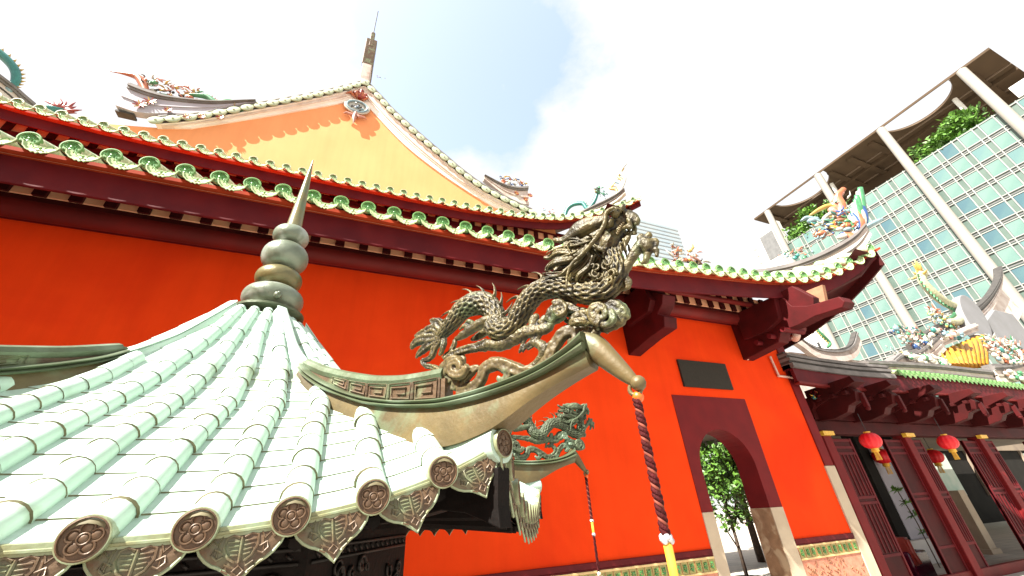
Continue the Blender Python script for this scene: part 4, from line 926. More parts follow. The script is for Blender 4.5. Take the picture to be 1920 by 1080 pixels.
# ------------------------------------------------------------------ gable
GY=10.12
TL=[(-8.0,9.35),(-6.0,9.9),(-5.17,10.45),(-4.02,11.45),(-3.17,12.19),(-2.32,12.98),(-1.7,13.6),(-1.13,14.22)]
TR=[(-1.13,14.22),(-.5,13.55),(-.1,13.08),(.71,12.36),(1.33,11.83),(2.04,11.27),(2.66,10.78),(3.44,10.30),(4.45,9.92),(5.3,9.66),(6.3,9.45)]
YI=[(-5.9,9.70),(-5.3,10.09),(-3.98,11.12),(-2.8,12.08),(-1.64,13.05),(-1.22,13.6),(-.78,13.05),(.45,11.76),(1.62,10.88),(2.97,10.09),(3.9,9.65)]
m=MB(); m.slab([(-8,9.0)]+[(x,z-.05) for x,z in TL]+[(x,z-.05) for x,z in TR[1:]]+[(6.3,9.0)],lambda a,b,t:(a,t,b),GY,GY+.3); H(m).build('gable_wall','wall_yellow',hall)
def strip(Up,Lo,y0,y1,nm,mt,extra=None):
    m=MB(); n=len(Up)
    V=[(x,y0,z) for x,z in Up]+[(x,y0,z) for x,z in Lo]+[(x,y1,z) for x,z in Up]+[(x,y1,z) for x,z in Lo]
    F=[]
    for i in range(n-1):
        F+=[(i,i+1,n+i+1,n+i),(2*n+i,3*n+i,3*n+i+1,2*n+i+1),(n+i,n+i+1,3*n+i+1,3*n+i),(i,2*n+i,2*n+i+1,i+1)]
    F+=[(0,n,3*n,2*n),(n-1,3*n-1,4*n-1,2*n-1)]
    m.add(V,F); return H(m).build(nm,mt,hall)
def resamp(P,n): 
    P=smooth_curve(P,6); s=np.r_[0,np.cumsum(np.linalg.norm(np.diff(P,axis=0),axis=1))]; u=np.linspace(0,s[-1],n); return np.stack([np.interp(u,s,P[:,0]),np.interp(u,s,P[:,1])],1)
def lerp(A,B,t): return A*(1-t)+B*t
n_=40
UL=resamp(TL[1:],n_)-np.array((0,.10)); IL=resamp(YI[1:6],n_)
UR=resamp(TR[:-1],n_)-np.array((0,.10)); IR=resamp(YI[5:],n_)
# stepped verge bands from the tiles down to the painted field: soffit-like upper band, white lower band
for U_,I_ in ((UL,IL),(UR,IR)):
    strip(lerp(U_,I_,0),lerp(U_,I_,.14),GY-.17,GY+.01,'verge_moulding','verge_white')
    strip(lerp(U_,I_,.141),lerp(U_,I_,.50),GY-.13,GY+.012,'verge_band','verge_shade')
    strip(lerp(U_,I_,.501),lerp(U_,I_,.60),GY-.09,GY+.014,'verge_moulding','verge_white')
    strip(lerp(U_,I_,.601),lerp(U_,I_,1.0),GY-.05,GY+.016,'verge_band','verge_white')
# verge tiles
def verge(P,name):
    root=MB(); C2=resamp(P,90); root.tube([(x,GY-.15,z+.16) for x,z in C2],.09,10,2); root.tube([(x,GY-.20,z+.05) for x,z in C2],.05,8,0)
    root.grid(lambda i,t:(C2[int(i)][0],GY-.23+t,C2[int(i)][1]+.12),range(90),[0,.5,1.0],1)
    ob=H(root).build(name,['jade_pale','grey_plaster','grey_plaster'],hall,smooth=True,ang=45)
    L_=sum(math.dist(a,b) for a,b in zip(C2[:-1],C2[1:])); k=int(L_/.36); C3=resamp(P,k)
    s=MB(); n=14
    pr=[(.05,.13),(0,.145),(-.012,.12),(-.004,0)]
    V=[(rr*1.25*math.cos(a),y,rr*.85*math.sin(a)) for y,rr in pr for a in np.linspace(0,2*math.pi,n,endpoint=False)]
    s.add(V,[(i*n+j,i*n+(j+1)%n,(i+1)*n+(j+1)%n,(i+1)*n+j) for i in range(3) for j in range(n)],0)
    s.ball((0,-.01,0),.03,8,0)
    e0=s.build('tile_end',['verge_tile','jade'],ob,smooth=True,ang=40)
    for i,(x,z) in enumerate(C3):
        e=e0 if i==0 else e0.copy()
        if i: col.objects.link(e); e.parent=ob
        q=C3[min(i+1,k-1)]; p=C3[max(i-1,0)]
        e.location=Vector((x,GY-.26,z-.03))-HO; e.rotation_euler=(0,-math.atan2(q[1]-p[1],q[0]-p[0]),0)
verge(TL[1:],'verge_tiles'); verge(TR[:-1],'verge_tiles')
# ridge end rising as a swallowtail
m=MB(); RX=-1.2; q6=lambda L:[(a+.62,b*.99) for a,b in L]
prof_=[(9.45,14.2),(9.4,14.75),(9.3,15.4),(9.25,15.9),(9.6,15.9),(9.9,15.3),(10.6,14.9),(13,14.6),(13,14.1)]
m.slab(q6(prof_),lambda a,b,t:(RX+t,a,b),-.17,.17,0)
m.slab(q6([(9.28,15.55),(9.15,16.2),(9.05,16.9),(9.25,16.95),(9.6,16.3),(10.0,15.6),(10.0,15.45)]),lambda a,b,t:(RX+t,a,b),-.20,.20,1)
m.slab(q6([(9.1,16.5),(9.0,17.3),(9.12,17.3),(9.3,16.6)]),lambda a,b,t:(RX+t,a,b),-.08,.08,1)
H(m).build('swallowtail_ridge',['white_plaster','bronze_brown'],hall,bevel=.02)
m=MB(); m.tube([(RX,9.68,16.9),(RX-.02,9.68,18.9)],.022,8); m.ball((RX,9.68,17.15),.06,8); H(m).build('lightning_rod','black',hall)
# hip ridges beside the gable
ridgewall([(-6.95,10.0,10.92,1),(-6.45,10.0,10.82,.95),(-5.95,10.0,10.84,.75),(-5.05,10.0,11.10,.5),(-4.3,10.0,11.52,.2),(-4.05,10.0,11.66,.1)],.10,.82,['purple_white','grey_plaster','purple_white'],'hip_ridge',cap=.06)
ridgewall([(3.45,10.0,10.92,.15),(4.03,10.0,10.70,.45),(4.4,10.0,10.64,.65),(4.85,10.0,10.68,.85),(5.2,10.0,10.82,1)],.10,.80,['white_plaster','grey_plaster','white_plaster'],'hip_ridge',cap=.06)
m=MB(); m.box2(-6.95,-6.55,9.98,10.2,9.98,10.04,0); m.box2(-6.9,-6.6,9.99,10.15,10.05,10.1,1); H(m).build('ridge_foot',['dark_grey','grey_plaster'],hall)
# medallion
m=MB(); cx,cz=-1.22,12.85
for t0,r0,mi in ((0,.40,0),(.02,.34,1)):
    m.tube([(cx+(r0)*math.cos(a),GY-.14-t0,cz+(r0*.82)*math.sin(a)) for a in np.linspace(0,2*math.pi,33)],.035,8,mi)
V=[(cx+.36*math.cos(a),GY-.13,cz+.30*math.sin(a)) for a in np.linspace(0,2*math.pi,32,endpoint=False)]; m.add(V,[tuple(range(32))],2)
rn=random.Random(2)
for i in range(26):
    a=rn.random()*6.28; r0=rn.random()*.24; x,z=cx+r0*math.cos(a),cz+r0*.8*math.sin(a)
    m.tube([(x,GY-.15,z),(x+rn.uniform(-.08,.08),GY-.17,z+rn.uniform(-.05,.05))],rn.uniform(.012,.03),6,rn.choice((3,4,1)))
for i in range(16):
    a=rn.uniform(.3,2.8); l=rn.uniform(.15,.38); x,z=cx+.15*math.cos(a),cz+.45+.1*math.sin(a)
    m.tube([(x,GY-.12,z),(x+l*.5*math.cos(a),GY-.2,z+l*.7*math.sin(a)),(x+l*.9*math.cos(a+.4),GY-.15,z+l*math.sin(a+.4))],[.03,.06,.01],6,rn.choice((5,6,6)))
m.tube([(cx,GY-.14,cz+.5),(cx+.03,GY-.16,cz+.9)],[.06,.1],8,6)
for sg in (-1,1):
    m.tube([(cx,GY-.13,cz-.4),(cx+sg*.12,GY-.15,cz-.5),(cx+sg*.3,GY-.14,cz-.45),(cx+sg*.38,GY-.13,cz-.5)],[.05,.06,.045,.01],8,7)
m.tube([(cx,GY-.13,cz-.3),(cx-.02,GY-.16,cz-.6),(cx,GY-.13,cz-.9)],[.06,.08,.01],8,7)
H(m).build('gable_medallion',['c_white','c_lblue','c_white','c_blue','dark_grey','c_orange','c_red','c_pink'],hall,smooth=True)
# relief flowers under the left hip ridge
for (x,z) in ((-6.35,10.1),(-6.2,10.3),(-5.75,10.15),(-5.3,10.05),(-5.0,10.2),(-4.6,10.35),(4.6,10.2),(4.95,10.0),(5.15,10.25)):
    m=MB()
    for k in range(9):
        a=k*.7; l=.16 if x<-6 else .10
        m.tube([(x*1.02,9.88,z*1.02),(x*1.02+l*math.cos(a),9.84,z*1.02+l*math.sin(a))],[.03,.012],6,0 if k%3 else 1)
    H(m).build('ridge_flower',['c_red','c_yellow'],hall,smooth=True)
# ------------------------------------------------------------------ plaque, conduit
m=MB(); m.box2(-.725,.725,-.05,.0,-.31,.31); o=m.build('plaque','plaque',None,bevel=.006); o.location=(7.47,6.499,2.56); tag(o,'blank dark grey slate plaque on the orange wall above the arched doorway','plaque')
pts=[[(9.056,4.05),(9.03,3.06),(9.9,3.46)],[(9.9,3.18),(9.93,2.69),(10.75,2.67)]]
root=empty('conduit',(9.9,6.45,3.0),'thin cream conduit pipe bent along the top right corner of the orange wall','conduit pipe')
for L_ in pts:
    m=MB()
    for a,b in zip(L_[:-1],L_[1:]): m.tube([(a[0]-9.9,0,a[1]-3.0),(b[0]-9.9,0,b[1]-3.0)],.028,10)
    for a in L_: m.ball((a[0]-9.9,0,a[1]-3.0),.034,8)
    m.build('pipe','pipe',root,smooth=True)
fx=empty('floodlight',(9.72,5.55,3.35),'small cream spotlight fixed beside the corner bracket under the eave','floodlight')
m=MB(); m.lathe([(.0,-.1),(.07,-.1),(.09,-.06),(.085,.07),(.05,.1),(0,.1)],18); o=m.build('housing','pipe',fx,smooth=True); o.rotation_euler=(R(70),0,R(-30))
m=MB(); m.tube([(-.55,.6,-.1),(0,0,0)],.03,8); m.build('arm','pipe',fx,smooth=True)
# ------------------------------------------------------------------ ceramic figures
def spray(m,c,n,size,mis,rn,up=.6,spread=1.0):
    for i in range(n):
        a=rn.uniform(0,2*math.pi); e=rn.uniform(-.2,1.2); l=size*rn.uniform(.5,1.2)
        d=Vector((math.cos(a)*math.cos(e)*spread,math.sin(a)*.4,math.sin(e)*up)); p=Vector(c)+Vector((rn.uniform(-.5,.5),rn.uniform(-.3,.3),rn.uniform(-.2,.3)))*size*.6
        q=p+d*l*.6+Vector((0,0,rn.uniform(-.1,.15)*size)); r=p+d*l+Vector((rn.uniform(-.2,.2),0,rn.uniform(-.1,.25)))*size
        m.tube([p,(p+q)/2+Vector((0,0,.05*size)),q,r],[size*.06,size*.10,size*.075,size*.015],7,rn.choice(mis))
def figure_group(name,loc,label,cat,seed,W,Hh,pal,n=50,rz=0,arch=None):
    root=empty(name,loc,label,cat,rz=rz); rn=random.Random(seed)
    m=MB(); 
    for i in range(n//3):
        x=rn.uniform(-W,W); z=rn.uniform(0,Hh*.7)
        m.ball((x,rn.uniform(-.08,.08),z),min(.13,rn.uniform(.05,.11)*W*1.1),8,rn.randrange(len(pal)),(rn.uniform(.7,1.5),.7,rn.uniform(.6,1.2)))
    m.build('rockwork',pal,root,smooth='all')
    m=MB()
    for i in range(n): 
        x=rn.uniform(-W,W); z=rn.uniform(.05,Hh*.75); spray(m,(x,rn.uniform(-.06,.06),z),1,min(.42,Hh*.35)*rn.uniform(.6,1.1),list(range(len(pal))),rn)
    m.build('petals',pal,root,smooth='all')
    return root
def dragon_small(name,loc,label,pts,mats,rz=0,r0=.1,cat='ceramic dragon',fins=True):
    root=empty(name,loc,label,cat,rz=rz); c=smooth_curve([(a,0,b,r) for a,b,r in pts],8)
    m=MB(); m.tube(c[:,:3],c[:,3],14,0,up=(0,1,0)); m.build('body',mats[0],root,smooth='all')
    if fins:
        m=MB(); T=np.gradient(c[:,:3],axis=0); T/=np.linalg.norm(T,axis=1)[:,None]
        for i in range(2,len(c)-2,2):
            nrm=np.array((-T[i][2],0,T[i][0])); p=c[i,:3]+nrm*c[i,3]*.9; m.tube([p,p+nrm*c[i,3]*.9-T[i]*c[i,3]*.5],[c[i,3]*.35,.004],6,0)
        m.build('fins',mats[1],root,smooth='all')
    hd=c[-1]; m=MB(); rn=random.Random(len(pts)); h=hd[3]
    m.ball(hd[:3],h*1.7,10); 
    tt=(c[-1,:3]-c[-3,:3]); tt/=np.linalg.norm(tt)
    m.tube([hd[:3],hd[:3]+tt*h*3,hd[:3]+tt*h*4+np.array((0,0,h*.6))],[h*1.2,h*.9,h*.5],8); m.tube([hd[:3]-np.array((0,0,h)),hd[:3]+tt*h*2.6-np.array((0,0,h*1.6))],[h*.8,h*.3],8)
    ho=m.build('head',mats[2],root,smooth='all')
    m=MB()
    for k in range(12): 
        a=rn.uniform(-1,1); b=rn.uniform(-.6,1.2); d=np.array((-tt[0]*1.0,a*.8,b)); m.tube([hd[:3],hd[:3]+d*h*2.2,hd[:3]+d*h*3.6+np.array((0,0,h*.5))],[h*.5,h*.35,.006],6)
    m.build('mane',mats[3],ho,smooth='all')
    return root
P1=['c_orange','c_teal','c_blue','c_white','c_green','c_pink','c_yellow','c_white','c_lblue']
# large phoenix at the lifted corner of the lower roof: striped tail curling over
ph=empty('ceramic_phoenix',(11.95,4.5,5.95),'many coloured ceramic phoenix with striped plumes on the lifted corner of the lower eave','roof ornament',rz=R(-45))
def strands2(root,nm,mats,cur,n,wid,rad):
    m=MB()
    for k in range(n):
        o_=(k-(n-1)/2)*wid; m.tube([(a+o_*(.5+.3*i/len(cur)),0+.02*math.sin(k),b+o_*(.25+.5*i/len(cur))) for i,(a,b) in enumerate(smooth_curve(cur,5))],[rad*(.6+.8*math.sin(math.pi*min(1,(i+2)/(len(cur)*5)))) for i in range(len(smooth_curve(cur,5)))],8,k%len(mats),flat=1.5,up=(0,1,0))
    return m.build(nm,mats,root,smooth='all')
strands2(ph,'tail_plumes',['c_orange','c_white','c_blue','c_white','c_blue'],[(-.02,-.02),(.2,.08),(.36,.3),(.40,.55),(.36,.75)],8,.06,.05)
strands2(ph,'wing',['c_green','c_white','c_green'],[(.32,.35),(.47,.6),(.52,.85),(.58,1.12)],9,.055,.045)
strands2(ph,'crest',['c_pink','c_orange'],[(.1,.8),(.22,1.05),(.20,1.3),(.38,1.42)],6,.05,.045)
m=MB(); rn=random.Random(12)
for cur,mi,r0 in (([(.1,.35),(-.1,.5),(-.2,.6),(.1,.7),(.3,.6)],6,.06),([(-.3,.75),(-.45,.95),(-.6,1.05),(-.75,1.0)],8,.06),([(-.35,.7),(-.2,.9),(0,1.0),(.1,1.15)],3,.06),([(-.5,1.1),(-.2,1.22),(.05,1.25),(.2,1.1)],6,.06),([(-.1,.95),(.05,1.0),(.2,.92),(.25,.78)],2,.055),([(.5,.3),(.7,.35),(.95,.42)],8,.07)):
    c=smooth_curve([(a,0,b) for a,b in cur],5); m.tube(c,[r0*math.sin(.4+2.5*i/len(c)) for i in range(len(c))],8,mi,flat=1.4)
for i in range(22):
    m.ball((rn.uniform(-.5,.4),rn.uniform(-.08,.08),rn.uniform(.15,.95)),rn.uniform(.05,.12),8,rn.randrange(9),(1.4,.8,.8))
for i in range(120):
    t=rn.random(); x=-.55+.95*t+rn.uniform(-.1,.1); z=.2+.8*t*rn.random()+rn.uniform(0,.5); spray(m,(x,rn.uniform(-.1,.1),z),1,.28,list(range(9)),rn)
m.build('body',P1,ph,smooth='all')
figure_group('ceramic_figure',(11.05,5.35,5.72),'small green and orange ceramic figures on the grey corner ridge just below the phoenix','roof ornament',3,.45,.5,['c_teal','c_orange','c_white','c_pink','c_green','c_lblue'],34,rz=R(-45))
figure_group('ceramic_horseman',(9.16,7.29,5.85),'orange and white ceramic horseman on the roof behind the curved green tile line','roof ornament',5,.55,1.55,['c_orange','c_white','c_white','c_pink','dark_grey','c_yellow'],90)
dragon_small('ceramic_dragon',(7.1,9.8,9.95),'teal arched ceramic dragon back on the upper roof corner ridge',[(-.45,-.1,.05),(-.3,.35,.075),(-.02,.52,.08),(.35,.42,.08),(.5,.1,.07),(.8,.35,.07),(1.0,.75,.06)],['c_teal','c_green','c_green','c_yellow'],rz=R(-45))
figure_group('ceramic_flower',(6.1,10.2,9.75),'small pink ceramic flower cluster left of the teal arched dragon','roof ornament',8,.3,.75,['c_pink','c_orange','c_lblue'],16)
figure_group('ceramic_figure',(7.85,9.0,10.35),'dark green ceramic figure riding the upper corner ridge','roof ornament',9,.2,.65,['c_green','c_teal','dark_grey'],22)
q=empty('ceramic_phoenix_tail',(8.3,8.6,10.2),'pale yellow and blue ceramic plume at the tip of the upper eave corner','roof ornament',rz=R(-45))
strands2(q,'plumes',['c_yellow','c_white','c_lblue'],[(-.15,0),(.1,.25),(.2,.55),(.05,.8),(.3,1.05)],5,.09,.03)
dragon_small('ceramic_dragon',(-9.35,10.2,10.2),'dark teal ceramic dragon arching at the far left roof corner',[(-2.2,.5,.09),(-1.4,.95,.10),(-.6,.98,.11),(-.1,.70,.10),(.12,.3,.09),(.15,-.1,.06)],['c_teal','c_yellow','c_lblue','c_teal'],rz=R(20))
q=empty('ceramic_crest',(-8.55,10.8,10.25),'dark red spiky ceramic crest right of the teal dragon at the far left','roof ornament')
m=MB()
for k in range(9):
    a=math.pi*(k/8)*.95-.1; l=.33+.08*(k%2); m.tube([(0,0,.1),(l*.6*math.cos(a),0,.1+l*.6*math.sin(a)),(l*1.1*math.cos(a+.15),0,.1+l*1.1*math.sin(a+.15))],[.06,.045,.008],7)
m.build('spikes','c_red',q,smooth='all'); m=MB(); m.tube([(-.75,0,.0),(-.3,0,.05),(.1,0,.08)],[.06,.1,.08],10); m.build('neck','c_teal',q,smooth='all')
figure_group('ceramic_figures',(-6.2,10.0,10.95),'tangle of orange and cream ceramic figures on the left end of the gable ridge','roof ornament',21,.65,.85,['c_orange','c_white','c_yellow','c_pink','dark_grey','c_green'],70)
q=empty('ceramic_bird',(-6.95,10.0,10.95),'orange ceramic bird head pointing left at the tip of the gable ridge','roof ornament')
m=MB(); c=smooth_curve([(.35,0,.0,.1),(.15,0,.35,.11),(-.05,0,.55,.09),(-.35,0,.55,.04),(-.62,0,.5,.01)],5); m.tube(c[:,:3],c[:,3],10); m.build('head_and_neck','c_orange',q,smooth='all')
dragon_small('ceramic_dragon',(-5.0,10.0,11.22),'low dark green ceramic dragon lying on the gable ridge behind the figures',[(-.7,.1,.05),(-.3,.2,.08),(0,.05,.09),(.3,.25,.08),(.6,.05,.05)],['c_green','c_orange','c_green','c_yellow'],rz=0)
figure_group('ceramic_figures',(4.65,10.0,10.78),'cream and orange ceramic figures on the right end of the gable ridge','roof ornament',31,.55,.7,['c_white','c_orange','c_white','c_blue','c_yellow'],60)
figure_group('ceramic_plant',(-.62,9.95,14.75),'tiny green ceramic sprig beside the swallowtail ridge peak','roof ornament',41,.18,.3,['c_green','c_yellow','c_red'],10)
# ------------------------------------------------------------------ gate pavilion on the right
gate=empty('gate_hall',(15,7,G),'open maroon timber gate hall with slatted door leaves and a green tiled eave','gate hall')
GO=Vector((15,7,G))
def GB(m,name,mats,parent=gate,**k):
    m.v=[(x-GO.x,y-GO.y,z-GO.z) for x,y,z in m.v]; return m.build(name,mats,parent,**k)
k7=7/6.5
# columns
for x in (11.55,15.12,19.25,23.4):
    m=MB(); m.box2(x-.16,x+.16,6.9,7.2,G,1.5); GB(m,'column','maroon',bevel=.02)
def leaf(x0,x1,split,ribs,lab=None):
    m=MB(); y=7.02; m.box2(x0,x1,y,y+.05,-1.85,1.32,0)
    w=.07; 
    for a,b in ((x0,x0+w),(x1-w,x1)): m.box2(a,b,y-.02,y+.07,-1.85,1.32,1)
    for z in (-1.8,-1.25,split,split+.12,.95,1.1,1.27): m.box2(x0+w,x1-w,y-.016,y+.06,z-.03,z+.03,1)
    if ribs:
        n=ribs
        for i in range(n):
            xx=x0+w+(x1-x0-2*w)*(i+.5)/n
            m.box2(xx-.02,xx+.02,y-.018,y,-1.2,split-.04,1); m.box2(xx-.02,xx+.02,y-.018,y,split+.16,.92,1)
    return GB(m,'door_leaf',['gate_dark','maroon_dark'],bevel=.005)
leaf(11.75,12.63,-.18,5); leaf(14.12,14.95,-.18,0); leaf(15.32,15.92,-.18,4); leaf(18.25,19.08,-.18,4); leaf(19.42,20.1,-.18,4); leaf(22.4,23.2,-.18,4)
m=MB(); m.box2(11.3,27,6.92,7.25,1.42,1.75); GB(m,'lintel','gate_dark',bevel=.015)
m=MB(); m.box2(10.66,11.45,7.0,7.2,1.3,3.0); GB(m,'side_panel','gate_dark')
m=MB(); m.box2(11.3,27,6.98,7.12,G,G+.22); GB(m,'threshold','beam_red',bevel=.01)
for x in (11.5,15.1,19.2,23.4):
    m=MB(); m.box2(x-.2,x+.22,6.80,6.91,1.36,1.46); GB(m,'beam_cap','gold')
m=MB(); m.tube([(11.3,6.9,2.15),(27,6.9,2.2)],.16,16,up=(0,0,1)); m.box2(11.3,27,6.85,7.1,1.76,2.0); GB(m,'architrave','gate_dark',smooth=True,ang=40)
# eave bracket arms and hanging posts
def gbr(x):
    m=MB(); m.slab([(7.0,1.72),(7.0,2.3),(5.9,2.35),(5.78,2.2),(5.85,1.98),(6.05,1.92),(6.15,1.78),(6.5,1.70)],lambda a,b,t:(x+t,a,b),-.14,.14,0)
    m.slab([(6.9,2.0),(6.9,2.5),(5.7,2.55),(5.65,2.4),(6.0,2.3)],lambda a,b,t:(x+t,a,b),-.22,.22,0)
    for dy in (5.95,6.25,6.6): m.box((x,dy,2.2),(.6,.1,.09),0)
    m.box((x+.05,5.78,2.0),(.10,.10,.34),1); m.ball((x+.05,5.78,1.80),.06,8,1)
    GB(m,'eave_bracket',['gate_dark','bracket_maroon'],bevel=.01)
for x in (11.6,13.1,15.1,17.2,19.2,21.5): gbr(x)
m=MB(); rn=random.Random(6)
for x in (11.3,12.3,14.1,16.2,18.2,20.4):
    for i in range(26): spray(m,(x+rn.uniform(-.35,.35),6.55,2.28+rn.uniform(-.1,.1)),1,.16,[0,1,2,3],rn)
GB(m,'carved_brackets',['gate_dark','c_teal','gold','maroon'],smooth='all')
# eave: fascia, grey cornice at the left, green tiles to the right
def gz(x): return 2.99+.02*abs(x-16)/5-.0*x
def gtop(x): return float(np.interp(x,[10.2,11.5,13,15,18,24,30],[3.02,2.97,2.96,3.02,3.06,3.02,3.0]))
gx=np.linspace(10.25,27,70); EY=6.25
def gband(y0,y1,a,b,nm,mt,x0=10.25,x1=27,**k):
    m=MB(); xs=[x for x in np.linspace(x0,x1,60)]
    for p,q in zip(xs[:-1],xs[1:]):
        m.hexa([(p,y0,gtop(p)+a),(q,y0,gtop(q)+a),(q,y1,gtop(q)+a),(p,y1,gtop(p)+a),(p,y0,gtop(p)+b),(q,y0,gtop(q)+b),(q,y1,gtop(q)+b),(p,y1,gtop(p)+b)])
    return GB(m,nm,mt,**k)
gband(EY,EY+.08,-.52,-.16,'fascia_board','maroon_dark')
gband(EY-.03,EY+.1,-.56,-.50,'fascia_board','beam_red')
gband(EY+.03,EY+1.0,-.17,-.05,'roof_deck','maroon_dark')
for k,(a,b,y) in enumerate(((-.155,-.03,-.06),(-.03,.04,.0),(.04,.12,-.04),(.12,.17,.03),(.17,.24,-.02),(.24,.29,.06))):
    gband(EY+y,EY+.9,a+.002,b,'cornice_course',['grey_plaster','dark_grey'][k%2] if k else 'grey_plaster',10.25,14.6)
m=MB(); rt=MB(); pitch=.27
for x in np.arange(14.9,27,pitch):
    z=gtop(x)
    rt.tube([(x,EY-.06,z+.02),(x,EY+.35,z+.2),(x,EY+.8,z+.42)],.08,10,0)
    rt.add([(x+pitch/2+.1*a,EY-.08,z-.03-.10*b) for a,b in ((-1,0),(-.6,.7),(0,1.1),(.6,.7),(1,0),(0,-.2))],[(0,1,2,3,4,5)],0)
rt.grid(lambda x,t:(x,EY+t,gtop(x)-.02+.5*t),np.arange(14.4,27.1,.3),[0,.5,1.2],1)
gr=GB(rt,'roof_tiles',['jade','terracotta'],smooth=True,ang=40)
e0=None
for i,x in enumerate(np.arange(14.9,27,pitch)):
    if e0 is None:
        d=MB(); n=12; V=[(rr*math.cos(a),y,rr*math.sin(a)) for y,rr in [(.03,.085),(-.01,.09),(-.015,.06),(-.005,0)] for a in np.linspace(0,2*math.pi,n,endpoint=False)]
        d.add(V,[(i_*n+j,i_*n+(j+1)%n,(i_+1)*n+(j+1)%n,(i_+1)*n+j) for i_ in range(3) for j in range(n)],0); e=e0=d.build('tile_end','jade',gr,smooth=True,ang=35)
    else: e=e0.copy(); col.objects.link(e); e.parent=gr
    e.location=Vector((x,EY-.07,gtop(x)+.03))-GO
# ridges and gables above the gate eave
def gw(*a,**k):
    global H
    Hs=H; H=lambda m:(setattr(m,'v',[(x-GO.x,y-GO.y,z-GO.z) for x,y,z in m.v]) or m)
    try: return ridgewall(*a,parent=gate,**k)
    finally: H=Hs
gw([(17.0,7.2,3.85,.5),(18.3,7.4,4.25,.8),(19.8,7.5,4.55,1),(21.0,7.5,5.0,1),(22.2,7.5,5.5,1)],.12,.6,['white_plaster','grey_plaster','white_plaster'],'gate_ridge',cap=.07)
gw([(21.2,7.6,4.92,.5),(23.0,7.6,5.45,.6),(25.0,7.6,6.05,.7),(26.8,7.6,6.55,.8)],.10,.30,['white_plaster','white_plaster','white_plaster'],'gate_ridge',cap=.07)
gw([(21.8,8.2,5.3,.6),(24.0,8.2,6.1,.8),(26.4,8.2,6.9,1.0),(28.5,8.2,7.6,.9),(30.8,8.2,8.3,.7),(34.0,8.2,9.7,.5),(37.2,8.2,11.4,.3),(38.6,8.2,12.5,.12)],.14,.8,['white_plaster','dark_grey','white_plaster'],'gate_ridge',cap=.11)
gw([(23.4,7.0,4.05,1),(25.0,7.0,4.2,1),(27.0,7.0,4.55,1),(29.5,7.0,5.0,1)],.12,.6,['white_plaster','grey_plaster','white_plaster'],'gate_ridge',cap=.07)
gw([(15.2,7.1,3.62,1),(19,7.1,3.80,1),(22,7.1,3.85,1),(24.5,7.1,3.9,1)],.10,.45,['white_plaster','grey_plaster','grey_plaster'],'gate_ridge',cap=.05)
# amber tiled slope
m=MB()
q00,q10,q11,q01=Vector((21.4,7.42,4.12)),Vector((24.5,7.42,4.36)),Vector((26.75,7.6,5.98)),Vector((21.6,7.55,4.66))
m.grid(lambda u,v: tuple((q00*(1-u)+q10*u)*(1-v)+(q01*(1-u)+q11*u)*v),np.linspace(0,1,9),[0,.5,1],1)
for i in range(10):
    u=i/9; a=q00*(1-u)+q10*u; b=q01*(1-u)+q11*u
    m.tube([a+Vector((0,-.05,.03)),(a+b)/2+Vector((0,-.06,-.02)),b+Vector((0,-.05,.03))],.13,10,0); m.tube([a+(q10-q00)/18+Vector((0,-.06,0)),b+(q11-q01)/18+Vector((0,-.06,0))],.03,6,2)
GB(m,'amber_roof_slope',['yellow_tile','yellow_tile','jade'],smooth=True,ang=40)
m=MB()
def oval(cx,cz,a,b,y,rot):
    P=[(cx+a*math.cos(t)*math.cos(rot)-b*math.sin(t)*math.sin(rot),cz+a*math.cos(t)*math.sin(rot)+b*math.sin(t)*math.cos(rot)) for t in np.linspace(0,2*math.pi,28,endpoint=False)]
    m.slab(P,lambda p,q,t:(p,t,q),y,y+.35,0)
oval(28.2,7.3,1.5,.95,7.7,.9); m.slab([(29.3,4.6),(29.3,7.2),(31.5,8.2),(33.5,8.2),(33.5,4.6)],lambda p,q,t:(p,t,q),7.8,8.1,0)
m.slab([(31.6,8.1),(34.0,9.3),(36.6,10.8),(37.2,9.0),(35,8.0)],lambda p,q,t:(p,t,q),8.25,8.5,1)
GB(m,'gable_panels',['panel_grey','white_plaster'],bevel=.03)
def gfig(name,loc,label,seed,W,Hh,pal,n): return figure_group(name,loc,label,'roof ornament',seed,W,Hh,pal,n)
gfig('ceramic_figures',(20.2,7.4,4.75),'blue and green ceramic figures crowded on the rising ridge left of the amber slope',51,1.1,1.1,['c_blue','c_green','c_white','c_pale','c_white','c_lblue','c_teal','c_pink'],150)
gfig('ceramic_figures',(18.3,7.3,4.25),'small pale ceramic figures at the low left end of the gate roof ridge',52,.6,.4,['c_white','c_white','c_lblue','c_yellow'],26)
gfig('ceramic_flowers',(19.6,7.1,3.95),'green and white ceramic flowers on the white wall left of the amber tiled slope',53,1.3,.5,['c_white','c_green','c_pale','c_white','c_pale'],90)
gfig('ceramic_figures',(25.6,6.85,4.35),'orange, teal and white ceramic figures right of the amber tiled slope',54,1.4,1.5,['c_orange','c_teal','c_white','c_pink','c_pale','c_pale','c_white','c_lblue','c_green'],220)
gfig('ceramic_flowers',(25.2,6.75,3.55),'pale green ceramic flowers low on the white ridge at the right edge above the tiles',55,1.4,.5,['c_white','c_green','c_pale','c_pale','c_pink'],90)
gfig('ceramic_figures',(25.4,8.0,6.55),'white and green ceramic foliage below the cream dragon',56,1.0,.9,['c_white','c_green','c_pale','c_yellow','c_lblue'],90)
dragon_small('ceramic_dragon',(26.6,8.0,7.0),'cream and green ceramic dragon rearing up against the glass tower',[(-.7,-.1,.12),(.2,.0,.2),(.9,.35,.24),(.95,.9,.22),(.3,1.1,.2),(-.2,1.5,.2),(-.5,2.1,.18),(-.2,2.6,.16)],['c_cream','c_green','c_cream','c_yellow'])
